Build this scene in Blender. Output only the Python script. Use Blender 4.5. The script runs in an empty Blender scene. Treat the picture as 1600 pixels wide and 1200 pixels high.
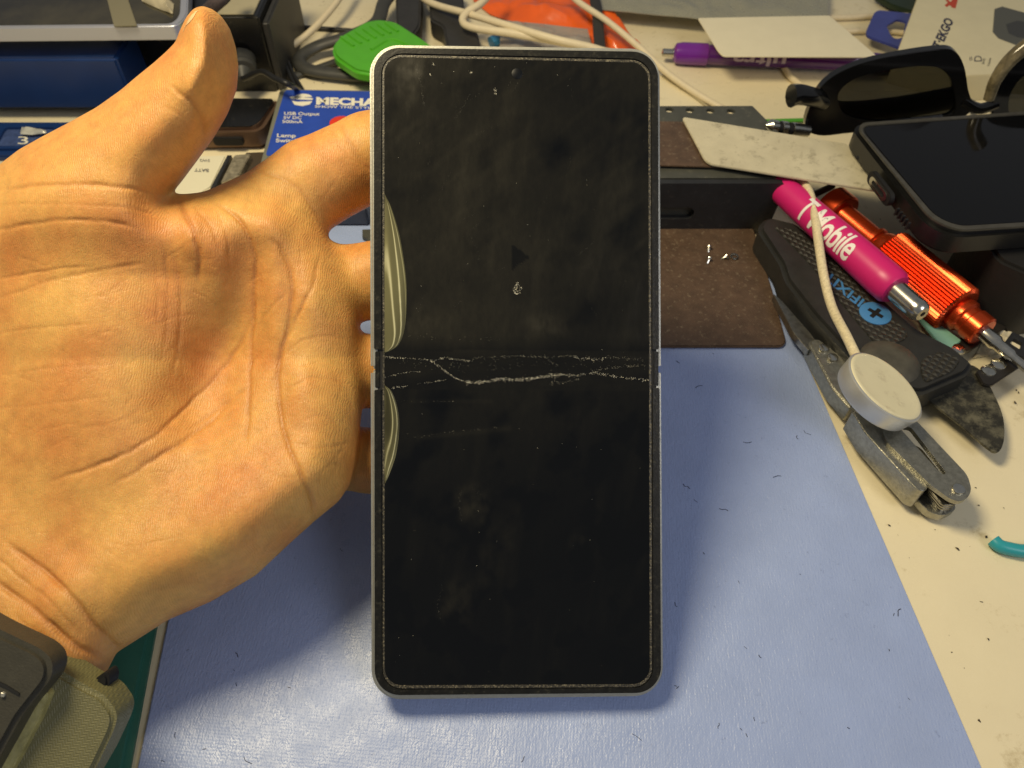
import bpy, bmesh, math, random
import numpy as np
from mathutils import Vector, Matrix, noise
random.seed(7); np.random.seed(7)
sc = bpy.context.scene
COL = sc.collection
sc.unit_settings.system = 'METRIC'
sc.unit_settings.scale_length = 0.01          # one unit is one centimetre

# ------------------------------------------------------------------ camera
H = 19.7; PITCH = math.radians(50.9)
cam = bpy.data.objects.new('camera', bpy.data.cameras.new('camera'))
COL.objects.link(cam); sc.camera = cam
cam.location = (0, 0, H)
cam.rotation_euler = (math.radians(90) - PITCH, 0, 0)
cam.data.sensor_width = 36; cam.data.lens = 27
cam.data.dof.use_dof = True; cam.data.dof.focus_distance = 19.2; cam.data.dof.aperture_fstop = 0.27
cam.data.clip_start = 0.5; cam.data.clip_end = 600
# ------------------------------------------------------------------ world
w = bpy.data.worlds.new('World'); sc.world = w; w.use_nodes = True
wn = w.node_tree
bg = wn.nodes['Background']
bg.inputs[0].default_value = (0.90, 0.93, 1.0, 1); bg.inputs[1].default_value = 0.17
# ------------------------------------------------------------------ lamps
def area(name, loc, target, size, power, color):
    l = bpy.data.lights.new(name, 'AREA'); l.shape = 'DISK'; l.size = size
    l.energy = power; l.color = color
    o = bpy.data.objects.new(name, l); COL.objects.link(o); o.location = loc
    o.rotation_euler = (Vector(target) - Vector(loc)).to_track_quat('-Z', 'Y').to_euler()
    return o
area('desk_lamp', (-13.0, 19.0, 38), (3, 15, 0), 13, 15500, (1.0, 0.84, 0.54))
area('fill_lamp', (42, -26, 56), (0, 12, 0), 34, 11500, (0.97, 0.95, 1.0))  # unseen fill, added to brighten the palm's right edge and soften shadows
# ------------------------------------------------------------------ exposure
sc.view_settings.view_transform = 'Standard'; sc.view_settings.look = 'None'
sc.view_settings.gamma = 1; sc.view_settings.use_curve_mapping = False
sc.view_settings.exposure = 0.03

# ------------------------------------------------------------------ projection helpers (photo pixel -> place)
CD = Vector((0, math.cos(PITCH), -math.sin(PITCH))); CU = Vector((0, math.sin(PITCH), math.cos(PITCH)))
CR = Vector((1, 0, 0)); CO = Vector((0, 0, H)); F = 1200.0
def ray(px, py): return CR*((px-800)/F) + CU*((600-py)/F) + CD
def D(px, py, t): return CO + ray(px, py)*t
def G(px, py, z=0.0):
    r = ray(px, py); return CO + r*((z-H)/r.z)
def PY(px, py, y):
    r = ray(px, py); return CO + r*(y/r.y)
# ------------------------------------------------------------------ materials
def mat(name, col, rough=0.5, metal=0.0, var=0.0, vscale=1.0, bump=0.0, bscale=8.0, spec=0.5, coat=0.0,
        stain=None, samt=0.0, sscale=1.5, trans=0.0, alpha=1.0, sss=0.0, sheen=0.0, rvar=0.0):
    m = bpy.data.materials.new(name); m.use_nodes = True
    nt = m.node_tree; N = nt.nodes; L = nt.links; b = N['Principled BSDF']
    b.inputs['Base Color'].default_value = (*col, 1); b.inputs['Roughness'].default_value = rough
    b.inputs['Metallic'].default_value = metal; b.inputs['Specular IOR Level'].default_value = spec
    b.inputs['Coat Weight'].default_value = coat; b.inputs['Coat Roughness'].default_value = 0.08
    b.inputs['Transmission Weight'].default_value = trans; b.inputs['Alpha'].default_value = alpha
    if sss:
        b.inputs['Subsurface Weight'].default_value = sss
        b.inputs['Subsurface Radius'].default_value = (0.5, 0.18, 0.08); b.inputs['Subsurface Scale'].default_value = 0.5
    tc = N.new('ShaderNodeTexCoord'); out = None
    if var or stain:
        n = N.new('ShaderNodeTexNoise'); n.inputs['Scale'].default_value = vscale
        n.inputs['Detail'].default_value = 8; n.inputs['Roughness'].default_value = 0.65
        L.new(tc.outputs['Object'], n.inputs['Vector'])
        r = N.new('ShaderNodeValToRGB'); r.color_ramp.elements[0].position = 0.3; r.color_ramp.elements[1].position = 0.7
        r.color_ramp.elements[0].color = (*[max(0, c*(1-var)) for c in col], 1)
        r.color_ramp.elements[1].color = (*[min(1, c*(1+var)) for c in col], 1)
        L.new(n.outputs['Fac'], r.inputs['Fac']); out = r.outputs['Color']
        if stain:
            n2 = N.new('ShaderNodeTexNoise'); n2.inputs['Scale'].default_value = sscale
            n2.inputs['Detail'].default_value = 12; n2.inputs['Roughness'].default_value = 0.75
            L.new(tc.outputs['Object'], n2.inputs['Vector'])
            r2 = N.new('ShaderNodeValToRGB'); r2.color_ramp.elements[0].position = 1-samt-0.12; r2.color_ramp.elements[1].position = 1-samt+0.04
            r2.color_ramp.elements[0].color = (0, 0, 0, 1); r2.color_ramp.elements[1].color = (1, 1, 1, 1)
            L.new(n2.outputs['Fac'], r2.inputs['Fac'])
            mx = N.new('ShaderNodeMixRGB'); mx.inputs['Color2'].default_value = (*stain, 1)
            L.new(r2.outputs['Color'], mx.inputs['Fac']); L.new(out, mx.inputs['Color1']); out = mx.outputs['Color']
        L.new(out, b.inputs['Base Color'])
    if rvar:
        n3 = N.new('ShaderNodeTexNoise'); n3.inputs['Scale'].default_value = 2.2; n3.inputs['Detail'].default_value = 9
        L.new(tc.outputs['Object'], n3.inputs['Vector'])
        mr = N.new('ShaderNodeMapRange'); mr.inputs[1].default_value = 0.35; mr.inputs[2].default_value = 0.65
        mr.inputs[3].default_value = max(0.02, rough-rvar); mr.inputs[4].default_value = min(1, rough+rvar)
        L.new(n3.outputs['Fac'], mr.inputs[0]); L.new(mr.outputs[0], b.inputs['Roughness'])
    if bump:
        nb = N.new('ShaderNodeTexNoise'); nb.inputs['Scale'].default_value = bscale; nb.inputs['Detail'].default_value = 5
        L.new(tc.outputs['Object'], nb.inputs['Vector'])
        bp = N.new('ShaderNodeBump'); bp.inputs['Strength'].default_value = 1.0; bp.inputs['Distance'].default_value = bump
        L.new(nb.outputs['Fac'], bp.inputs['Height']); L.new(bp.outputs['Normal'], b.inputs['Normal'])
    return m

# ------------------------------------------------------------------ object helpers
WO = {}
def link(name, me, m, parent=None, loc=None, smooth=35):
    """me holds world coordinates; moved so that the object's origin is at loc (or the parent's)."""
    if isinstance(me, bmesh.types.BMesh):
        bm = me; me = bpy.data.meshes.new(name)
        bmesh.ops.recalc_face_normals(bm, faces=bm.faces); bm.to_mesh(me); bm.free()
    if parent is not None: o0 = WO[parent.name]
    else:
        n = len(me.vertices); a = np.empty(n*3, np.float32); me.vertices.foreach_get('co', a); a = a.reshape(-1, 3)
        o0 = Vector(((a[:, 0].min()+a[:, 0].max())/2, (a[:, 1].min()+a[:, 1].max())/2, a[:, 2].min())) if loc is None else Vector(loc)
    me.transform(Matrix.Translation(-o0))
    if smooth:
        me.shade_smooth(); me.set_sharp_from_angle(angle=math.radians(smooth))
    o = bpy.data.objects.new(name, me); COL.objects.link(o)
    if parent is not None: o.parent = parent
    else: o.location = o0
    WO[o.name] = Vector(o0)
    if m: me.materials.append(m)
    return o
def thing(name, label, cat, loc, group=None):
    o = bpy.data.objects.new(name, None); COL.objects.link(o); o.location = loc; WO[o.name] = Vector(loc)
    o.empty_display_size = 0.5
    o['label'] = label; o['category'] = cat
    if group: o['group'] = group
    return o
def tag(o, label, cat, group=None):
    o['label'] = label; o['category'] = cat
    if group: o['group'] = group
    return o
def structure(o): o['kind'] = 'structure'; return o

def catmull(pts, n=8, closed=False):
    P = [Vector(p) for p in pts]; out = []
    if len(P) < 3: return [P[0].lerp(P[-1], i/n) for i in range(n+1)]
    cnt = len(P) if closed else len(P)-1
    for i in range(cnt):
        if closed: p0, p1, p2, p3 = P[i-1], P[i], P[(i+1) % len(P)], P[(i+2) % len(P)]
        else:
            p1, p2 = P[i], P[i+1]; p0 = P[i-1] if i else p1*2-p2; p3 = P[i+2] if i+2 < len(P) else p2*2-p1
        for k in range(n):
            t = k/n
            out.append(0.5*((2*p1)+(p2-p0)*t+(2*p0-5*p1+4*p2-p3)*t*t+(3*p1-p0-3*p2+p3)*t**3))
    if not closed: out.append(P[-1])
    return out
def roundpoly(pts, r, n=5):
    """round every corner of a pixel polygon; r scalar or list"""
    out = []; k = len(pts)
    for i, p in enumerate(pts):
        p = Vector(p); a = Vector(pts[i-1]); b = Vector(pts[(i+1) % k]); rr = r[i] if isinstance(r, (list, tuple)) else r
        if rr <= 0: out.append(p); continue
        da = a-p; db = b-p; rr_ = min(rr, da.length*0.48, db.length*0.48)
        s = p+da.normalized()*rr_; e = p+db.normalized()*rr_
        for j in range(n+1):
            ang = j/n*math.pi/2
            out.append(s + (p-s)*math.sin(ang) + (e-p)*(1-math.cos(ang)))
    return out
def prism(loops, fn_top, fn_bot, bev=0.03, seg=2, bm=None):
    """loops: [outer, hole, ...] of 2-D points; fn_top / fn_bot map them into the place"""
    own = bm is None; bm = bm or bmesh.new(); tmp = bmesh.new()
    edges = []; vmap = {}; L = []
    for lp in loops:
        vs = [tmp.verts.new((p[0], p[1], 0)) for p in lp]; L.append(vs)
        for i in range(len(vs)): edges.append(tmp.edges.new((vs[i-1], vs[i])))
    if len(loops) == 1: tmp.faces.new(L[0])
    else: bmesh.ops.triangle_fill(tmp, edges=edges, use_beauty=True)
    tmp.verts.index_update()
    b2 = bmesh.new()
    top = [b2.verts.new(fn_top(v.co.x, v.co.y)) for v in tmp.verts]
    bot = [b2.verts.new(fn_bot(v.co.x, v.co.y)) for v in tmp.verts]
    for f in tmp.faces:
        ids = [v.index for v in f.verts]
        b2.faces.new([top[i] for i in ids]); b2.faces.new([bot[i] for i in reversed(ids)])
    for vs in L:
        for i in range(len(vs)):
            a, b = vs[i-1].index, vs[i].index; b2.faces.new((top[a], top[b], bot[b], bot[a]))
    tmp.free()
    bmesh.ops.recalc_face_normals(b2, faces=b2.faces)
    if bev:
        es = [e for e in b2.edges if len(e.link_faces) == 2 and e.calc_face_angle(0) > 0.9]
        try: bmesh.ops.bevel(b2, geom=es, offset=bev, segments=seg, affect='EDGES', clamp_overlap=True)
        except Exception: pass
    me = bpy.data.meshes.new('t'); b2.to_mesh(me); b2.free(); bm.from_mesh(me); bpy.data.meshes.remove(me)
    return bm
def slab(loops, z, th, bev=0.03, seg=2, bm=None):
    """traced outline at real height z, straight walls down by th"""
    if not isinstance(loops[0][0], (list, tuple, Vector)): loops = [loops]
    W = [[G(p[0], p[1], z) for p in lp] for lp in loops]
    L2 = [[(p.x, p.y) for p in lp] for lp in W]
    return prism(L2, lambda x, y: (x, y, z), lambda x, y: (x, y, z-th), bev, seg, bm)
def box(x0, x1, y0, y1, z0, z1, bev=0.05, seg=3, bm=None, rot=0):
    c = Vector(((x0+x1)/2, (y0+y1)/2)); R = Matrix.Rotation(rot, 2)
    L2 = [R @ (Vector(p)-c)+c for p in ((x0, y0), (x1, y0), (x1, y1), (x0, y1))]
    return prism([L2], lambda x, y: (x, y, z1), lambda x, y: (x, y, z0), bev, seg, bm)
def tube(pts, r, seg=10, n=8, closed=False, bm=None, flat=1.0, jitter=0):
    bm = bm or bmesh.new(); C = catmull(pts, n, closed); N = len(C); rings = []
    up = Vector((0, 0, 1)); 
    rf = r if callable(r) else (lambda t: r)
    for i, p in enumerate(C):
        t = (C[(i+1) % N]-C[i-1]) if closed else (C[min(i+1, N-1)]-C[max(i-1, 0)])
        t.normalize(); s = t.cross(up)
        if s.length < 1e-3: s = t.cross(Vector((0, 1, 0)))
        s.normalize(); u = s.cross(t); rr = rf(i/(N-1))
        rings.append([bm.verts.new(p+s*math.cos(a)*rr+u*math.sin(a)*rr*flat) for a in [2*math.pi*k/seg for k in range(seg)]])
    for i in range(N if closed else N-1):
        a, b = rings[i], rings[(i+1) % N]
        for k in range(seg): bm.faces.new((a[k], a[(k+1) % seg], b[(k+1) % seg], b[k]))
    if not closed: bm.faces.new(rings[0]); bm.faces.new(list(reversed(rings[-1])))
    return bm
def lathe(A, B, prof, seg=32, bm=None, ridge=0, nr=0):
    """prof: (distance from A in cm, radius)"""
    bm = bm or bmesh.new(); A = Vector(A); ax = (Vector(B)-A).normalized()
    s = ax.cross(Vector((0, 0, 1)))
    if s.length < 1e-3: s = Vector((1, 0, 0))
    s.normalize(); u = s.cross(ax); rings = []
    for d, r in prof:
        ring = []
        for k in range(seg):
            a = 2*math.pi*k/seg; rr = r-(ridge if (nr and k % 2) else 0)
            ring.append(bm.verts.new(A+ax*d+(s*math.cos(a)+u*math.sin(a))*max(rr, 1e-4)))
        rings.append(ring)
    for a, b in zip(rings, rings[1:]):
        for k in range(seg): bm.faces.new((a[k], a[(k+1) % seg], b[(k+1) % seg], b[k]))
    bm.faces.new(rings[0]); bm.faces.new(list(reversed(rings[-1])))
    return bm
def loft(A, B, fn, nu=40, nv=24, amp=0.15, sc_=0.5, seed=0, th=0.03, dome=0.3):
    """sheet between two pixel polylines with crumples and thickness"""
    def samp(pl, t):
        P = [Vector(p) for p in pl]; ls = [0]
        for a, b in zip(P, P[1:]): ls.append(ls[-1]+(b-a).length)
        s = t*ls[-1]
        for i in range(len(P)-1):
            if s <= ls[i+1]+1e-6: return P[i].lerp(P[i+1], (s-ls[i])/max(1e-6, ls[i+1]-ls[i]))
        return P[-1]
    bm = bmesh.new(); T = []; Bt = []
    for j in range(nv+1):
        rt = []; rb = []
        for i in range(nu+1):
            p = samp(A, i/nu).lerp(samp(B, i/nu), j/nv); q = Vector(fn(p.x, p.y))
            e = min(1, 6*min(i/nu, 1-i/nu, j/nv, 1-j/nv))
            h = (noise.noise(q*sc_+Vector((seed, 0, 0)))*amp+abs(noise.noise(q*sc_*2.3+Vector((0, seed, 0))))*amp*0.6)*(0.3+0.7*e)+dome*e
            rt.append(bm.verts.new(q+Vector((0, 0, max(0.02, h+0.15*0))))); rb.append(bm.verts.new(q+Vector((0, 0, max(0.02, h)-th))))
        T.append(rt); Bt.append(rb)
    for j in range(nv):
        for i in range(nu):
            bm.faces.new((T[j][i], T[j][i+1], T[j+1][i+1], T[j+1][i])); bm.faces.new((Bt[j][i], Bt[j+1][i], Bt[j+1][i+1], Bt[j][i+1]))
    for i in range(nu):
        bm.faces.new((T[0][i], Bt[0][i], Bt[0][i+1], T[0][i+1])); bm.faces.new((T[nv][i], T[nv][i+1], Bt[nv][i+1], Bt[nv][i]))
    for j in range(nv):
        bm.faces.new((T[j][0], T[j+1][0], Bt[j+1][0], Bt[j][0])); bm.faces.new((T[j][nu], Bt[j][nu], Bt[j+1][nu], T[j+1][nu]))
    return bm
def font_mesh(s, bold=0.0, ext=0.0, spacing=1.0):
    c = bpy.data.curves.new('lettering', 'FONT'); c.body = s; c.offset = bold; c.extrude = ext; c.space_character = spacing
    c.resolution_u = 3
    o = bpy.data.objects.new('t', c); COL.objects.link(o); bpy.context.view_layer.update()
    me = bpy.data.meshes.new_from_object(o.evaluated_get(bpy.context.evaluated_depsgraph_get()))
    bpy.data.objects.remove(o); bpy.data.curves.remove(c)
    return me
def text(s, p0, p1, hpx, fn, m, parent, bold=0.01, name='lettering', spacing=1.0, shear=0.0):
    """p0->p1 baseline in photo pixels, hpx letter height in px; fn puts a pixel on the surface"""
    me = font_mesh(s, bold, 0, spacing); n = len(me.vertices); a = np.empty(n*3); me.vertices.foreach_get('co', a); a = a.reshape(-1, 3)
    x0, x1 = a[:, 0].min(), a[:, 0].max(); hh = 0.70
    d = Vector(p1)-Vector(p0); upv = Vector((d.y, -d.x)).normalized()*hpx
    for v in me.vertices:
        q = Vector(p0)+d*((v.co.x-x0)/(x1-x0)+shear*v.co.y)+upv*(v.co.y/hh); v.co = fn(q.x, q.y)
    return link(name, me, m, parent, smooth=0)
def cyltext(s, A, B, r, d0, d1, hh_cm, ang, m, parent, flip=False, bold=0.01, spacing=1.0):
    """lettering wrapped on a cylinder along A->B from distance d0 to d1, centred at the given roll towards the viewer"""
    A = Vector(A); ax = (Vector(B)-A).normalized(); toC = (CO-A); toC = (toC-ax*toC.dot(ax)).normalized(); sd = ax.cross(toC)
    me = font_mesh(s, bold, 0, spacing); n = len(me.vertices); a = np.empty(n*3); me.vertices.foreach_get('co', a); a = a.reshape(-1, 3)
    x0, x1 = a[:, 0].min(), a[:, 0].max()
    bm = bmesh.new(); bm.from_mesh(me); bmesh.ops.triangulate(bm, faces=bm.faces)
    for _k in range(4):
        bmesh.ops.subdivide_edges(bm, edges=[e for e in bm.edges if e.calc_length() > 0.07], cuts=1); bmesh.ops.triangulate(bm, faces=bm.faces)
    for v in bm.verts:
        t = (v.co.x-x0)/(x1-x0); y = (v.co.y/0.70-0.5)*hh_cm
        sgn = 1 if flip else -1; rr_ = r(d0+(d1-d0)*t) if callable(r) else r
        th = ang + sgn*y/rr_; d = d0+(d1-d0)*t
        # 'up' for a reader facing the axis direction
        dirv = toC*math.cos(th) - sd*math.sin(th)*(-1)
        v.co = A+ax*d+dirv*(rr_+0.012)
    return link('lettering', bm, m, parent, smooth=0)
def disc(c, n, r, h, seg=40, bev=0.04, bm=None):
    n = Vector(n).normalized(); c = Vector(c)
    return lathe(c-n*h, c, [(0, r-bev), (bev, r), (h-bev, r), (h-bev*0.3, r-bev*0.3), (h, r-bev)], seg, bm)

# ================================================================== THE SETTING
M_desk = mat('desk_laminate', (0.80, 0.71, 0.48), 0.35, var=0.05, vscale=0.15, bump=0.004, bscale=6, stain=(0.45, 0.36, 0.19), samt=0.30, sscale=0.7, rvar=0.1)
bm = bmesh.new(); vs = [bm.verts.new(p) for p in ((-90, -20, 0), (90, -20, 0), (90, 110, 0), (-90, 110, 0))]; bm.faces.new(vs)
structure(link('desk_top', bm, M_desk, loc=(0, 0, 0)))

def mat_blue():
    m = mat('blue_silicone', (0.32, 0.405, 0.66), 0.34, rvar=0.07, var=0.05, vscale=0.5, stain=(0.12, 0.15, 0.28), samt=0.265, sscale=3.0)
    nt = m.node_tree; N = nt.nodes; L = nt.links; b = N['Principled BSDF']
    tc = [n for n in N if n.type == 'TEX_COORD'][0]
    mp = N.new('ShaderNodeMapping'); mp.inputs['Rotation'].default_value = (0, 0, math.radians(4.8)); L.new(tc.outputs['Object'], mp.inputs['Vector'])
    h = []
    for ax in ('X', 'Y'):
        wv = N.new('ShaderNodeTexWave'); wv.bands_direction = ax; wv.inputs['Scale'].default_value = 4.2
        wv.inputs['Distortion'].default_value = 1.6; wv.inputs['Detail'].default_value = 2; wv.inputs['Detail Scale'].default_value = 1.5
        L.new(mp.outputs[0], wv.inputs['Vector']); h.append(wv.outputs['Fac'])
    nz = N.new('ShaderNodeTexNoise'); nz.inputs['Scale'].default_value = 9.5; nz.inputs['Detail'].default_value = 6; mpz = N.new('ShaderNodeMapping'); mpz.inputs['Scale'].default_value = (1.6, 0.8, 1); L.new(mp.outputs[0], mpz.inputs[0]); L.new(mpz.outputs[0], nz.inputs['Vector'])
    a0 = N.new('ShaderNodeMath'); a0.operation = 'MULTIPLY'; L.new(h[0], a0.inputs[0]); L.new(h[1], a0.inputs[1])
    a = N.new('ShaderNodeMath'); a.operation = 'MULTIPLY'; L.new(a0.outputs[0], a.inputs[0]); a.inputs[1].default_value = 0.4
    a2 = N.new('ShaderNodeMath'); a2.operation = 'MULTIPLY_ADD'; L.new(nz.outputs['Fac'], a2.inputs[0]); a2.inputs[1].default_value = 3.0; L.new(a.outputs[0], a2.inputs[2])
    nb = N.new('ShaderNodeTexNoise'); nb.inputs['Scale'].default_value = 0.35; L.new(tc.outputs['Object'], nb.inputs['Vector'])
    bp = N.new('ShaderNodeBump'); bp.inputs['Distance'].default_value = 0.0065; L.new(a2.outputs[0], bp.inputs['Height'])
    bp2 = N.new('ShaderNodeBump'); bp2.inputs['Distance'].default_value = 0.12; L.new(nb.outputs['Fac'], bp2.inputs['Height'])
    L.new(bp2.outputs[0], bp.inputs['Normal'])
    L.new(bp.outputs['Normal'], b.inputs['Normal'])
    return m
ZM = 0.16
matpx = [(258, 990), (1160, 330), (1500, 1119)]
pl = [G(213, 1205, ZM), G(262, 968, ZM), G(1175, 366, ZM), G(1535, 1200, ZM)]
dl = (pl[1]-pl[0]).normalized(); dr = (pl[2]-pl[3]).normalized()
c0 = pl[0]-dl*9; c1 = pl[0]+dl*(26.0); c2 = pl[3]+dr*(26.0); c3 = pl[3]-dr*9
bm = prism([roundpoly([(c.x, c.y) for c in (c0, c1, c2, c3)], 0.6)], lambda x, y: (x, y, ZM), lambda x, y: (x, y, 0.004), 0.04)
tag(link('work_mat', bm, mat_blue()), 'pale blue textured silicone work mat lying flat on the cream desk under the phone', 'mat')

# ================================================================== THE FOLDING PHONE
PC = D(806, 581, 18.3)
XL = D(578, 581, 18.20); XR = D(1034, 581, 18.40); YT = D(803, 71, 18.42); YB = D(808, 1092, 18.28)
pX = (XR-XL).normalized(); pN = pX.cross((YT-YB).normalized()).normalized(); pY = pN.cross(pX)
def S(px, py, h=0.0):
    r = ray(px, py); c = PC+pN*h; return CO+r*((c-CO).dot(pN)/r.dot(pN))
def SP(loops, h, th, bev=0.02, seg=2, bm=None):
    if not isinstance(loops[0][0], (list, tuple, Vector)): loops = [loops]
    return prism([[((S(*p, h)-PC).dot(pX), (S(*p, h)-PC).dot(pY)) for p in lp] for lp in loops],
                 lambda x, y: PC+pX*x+pY*y+pN*h, lambda x, y: PC+pX*x+pY*y+pN*(h-th), bev, seg, bm)
M_silver = mat('silver_frame', (0.50, 0.49, 0.42), 0.34, 0.7, var=0.1, vscale=6, bump=0.003, bscale=20)
M_bezel = mat('bezel_plastic', (0.011, 0.0108, 0.009), 0.33, spec=0.3, var=0.4, vscale=5, bump=0.004, bscale=18, stain=(0.05, 0.047, 0.034), samt=0.34, sscale=7)
M_groove = mat('groove_black', (0.004, 0.004, 0.004), 0.7)
M_lip = mat('worn_lip', (0.035, 0.032, 0.024), 0.35, var=0.6, vscale=14, stain=(0.32, 0.28, 0.18), samt=0.38, sscale=22, bump=0.008, bscale=30)
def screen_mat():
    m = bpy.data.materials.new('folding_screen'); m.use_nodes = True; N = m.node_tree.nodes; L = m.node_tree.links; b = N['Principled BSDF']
    tc = N.new('ShaderNodeTexCoord'); at = N.new('ShaderNodeAttribute'); at.attribute_name = 'grease_and_reflection'
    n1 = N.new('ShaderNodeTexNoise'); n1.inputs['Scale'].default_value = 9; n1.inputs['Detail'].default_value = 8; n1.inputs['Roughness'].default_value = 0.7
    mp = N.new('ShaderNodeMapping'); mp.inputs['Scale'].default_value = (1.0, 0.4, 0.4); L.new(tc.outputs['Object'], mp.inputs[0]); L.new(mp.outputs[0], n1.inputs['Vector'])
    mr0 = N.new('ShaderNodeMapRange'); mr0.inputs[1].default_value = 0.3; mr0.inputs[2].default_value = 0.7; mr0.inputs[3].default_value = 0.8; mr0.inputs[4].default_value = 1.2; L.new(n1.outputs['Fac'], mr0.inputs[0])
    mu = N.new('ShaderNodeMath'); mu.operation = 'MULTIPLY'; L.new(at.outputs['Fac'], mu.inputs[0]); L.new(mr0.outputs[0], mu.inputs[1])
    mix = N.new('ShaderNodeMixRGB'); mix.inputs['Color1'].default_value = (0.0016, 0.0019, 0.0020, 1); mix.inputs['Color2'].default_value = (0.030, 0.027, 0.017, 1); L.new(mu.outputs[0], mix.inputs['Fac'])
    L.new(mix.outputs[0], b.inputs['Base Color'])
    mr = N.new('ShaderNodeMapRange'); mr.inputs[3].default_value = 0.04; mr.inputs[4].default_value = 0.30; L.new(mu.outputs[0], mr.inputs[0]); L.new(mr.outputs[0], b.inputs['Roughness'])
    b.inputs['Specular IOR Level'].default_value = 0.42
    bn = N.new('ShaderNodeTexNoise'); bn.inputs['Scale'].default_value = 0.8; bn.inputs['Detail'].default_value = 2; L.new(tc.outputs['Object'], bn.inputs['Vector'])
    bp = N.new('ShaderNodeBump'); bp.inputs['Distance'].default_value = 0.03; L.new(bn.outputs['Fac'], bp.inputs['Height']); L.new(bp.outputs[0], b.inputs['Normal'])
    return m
def grease_and_reflection(x, y):
    """skin smears and wiping marks, plus a painted reflection veil and dark fold band, in photo pixels"""
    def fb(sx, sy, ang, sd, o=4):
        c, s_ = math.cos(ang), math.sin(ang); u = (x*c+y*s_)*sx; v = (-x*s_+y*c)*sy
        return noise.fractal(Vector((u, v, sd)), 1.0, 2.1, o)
    g = 0.42+0.20*fb(0.004, 0.006, 0.3, 1)-0.22*max(0, (x-640)/380)  # smears plus a painted reflection veil, lighter to the left and top
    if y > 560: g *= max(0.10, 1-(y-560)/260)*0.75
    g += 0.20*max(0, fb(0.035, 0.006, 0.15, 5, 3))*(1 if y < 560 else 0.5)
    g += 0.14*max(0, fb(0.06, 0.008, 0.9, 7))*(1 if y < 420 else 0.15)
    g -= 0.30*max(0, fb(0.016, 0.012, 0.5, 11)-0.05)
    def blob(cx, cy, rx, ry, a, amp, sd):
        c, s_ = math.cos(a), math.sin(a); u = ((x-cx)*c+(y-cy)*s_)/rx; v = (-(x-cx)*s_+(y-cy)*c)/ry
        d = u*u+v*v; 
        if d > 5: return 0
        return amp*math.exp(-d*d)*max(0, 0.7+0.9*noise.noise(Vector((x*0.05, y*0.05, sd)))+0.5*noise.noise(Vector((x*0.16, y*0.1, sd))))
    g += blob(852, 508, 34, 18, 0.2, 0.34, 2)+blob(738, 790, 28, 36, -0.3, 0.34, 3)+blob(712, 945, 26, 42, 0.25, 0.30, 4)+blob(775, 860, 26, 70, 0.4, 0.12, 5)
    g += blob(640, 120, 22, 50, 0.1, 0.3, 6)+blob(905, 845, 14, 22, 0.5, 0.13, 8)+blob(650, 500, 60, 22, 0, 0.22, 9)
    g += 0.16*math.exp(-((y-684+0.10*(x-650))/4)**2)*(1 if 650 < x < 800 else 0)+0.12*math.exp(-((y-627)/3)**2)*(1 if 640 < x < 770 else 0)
    if 548 < y < 610: g = g*0.35+0.10+0.10*fb(0.01, 0.06, 0, 12)  # fold band painted darker for its change in reflection
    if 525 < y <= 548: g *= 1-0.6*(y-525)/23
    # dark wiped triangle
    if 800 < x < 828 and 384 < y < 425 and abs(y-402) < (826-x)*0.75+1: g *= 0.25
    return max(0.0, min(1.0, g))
phone = thing('folding_phone', 'unfolded black-screened folding phone with a cracked crease, held upright in the hand', 'phone', YB)
TL, TR, BR, BL = (577, 68), (1031.5, 74.5), (1037, 1089), (580, 1095)
HY = 577
up = roundpoly([(578.5, HY-1), TL, TR, (1033.5, HY-1)], [0, 46, 46, 0], 10)
lo = roundpoly([(1033.5, HY+1), BR, BL, (578.5, HY+1)], [0, 46, 46, 0], 10)
link('upper_frame', SP(up, 0, 0.62, 0.07, 3), M_silver, phone)
link('lower_frame', SP(lo, 0, 0.62, 0.07, 3), M_silver, phone)
bo = roundpoly([(584.5, 546), (584, 74), (1028, 81), (1029.5, 546)], [3, 40, 40, 3], 10)
bi = roundpoly([(1019.5, 546), (1018, 92), (595.5, 82.5), (596, 546)], [2, 32, 34, 2], 10)
link('upper_bezel', SP(bo+bi, 0.045, 0.06, 0.018), M_bezel, phone)
bo = roundpoly([(1030.5, 606), (1033, 1082.5), (585.5, 1086.5), (585, 609)], [3, 40, 40, 3], 10)
bi = roundpoly([(595, 609), (597, 1078), (1021, 1075), (1020, 606)], [2, 32, 32, 2], 10)
link('lower_bezel', SP(bo+bi, 0.045, 0.06, 0.018), M_bezel, phone)
link('groove', SP([roundpoly([(590, 78), (1024, 84), (1027, 1082), (590, 1084)], 36, 8), roundpoly([(606, 96), (1008, 104), (1010, 1064), (606, 1066)], 26, 8)], 0.004, 0.05, 0.0), M_groove, phone)
for a, b_ in (((586, 549), (594, 606)), ((1021, 549), (1029, 603))):
    hg = link('hinge_cap', SP(roundpoly([a, (b_[0], a[1]), b_, (a[0], b_[1])], 2), 0.03, 0.2, 0.02), M_bezel, phone)
lip = [roundpoly([(597.5, 85), (1016.5, 94), (1019, 1073.5), (598, 1076)], 30, 8), roundpoly([(600.5, 89), (1013, 98), (1015.5, 1069), (601, 1071)], 27, 8)]
link('screen_lip', SP(lip, 0.028, 0.03, 0.006), M_lip, phone)
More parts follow.
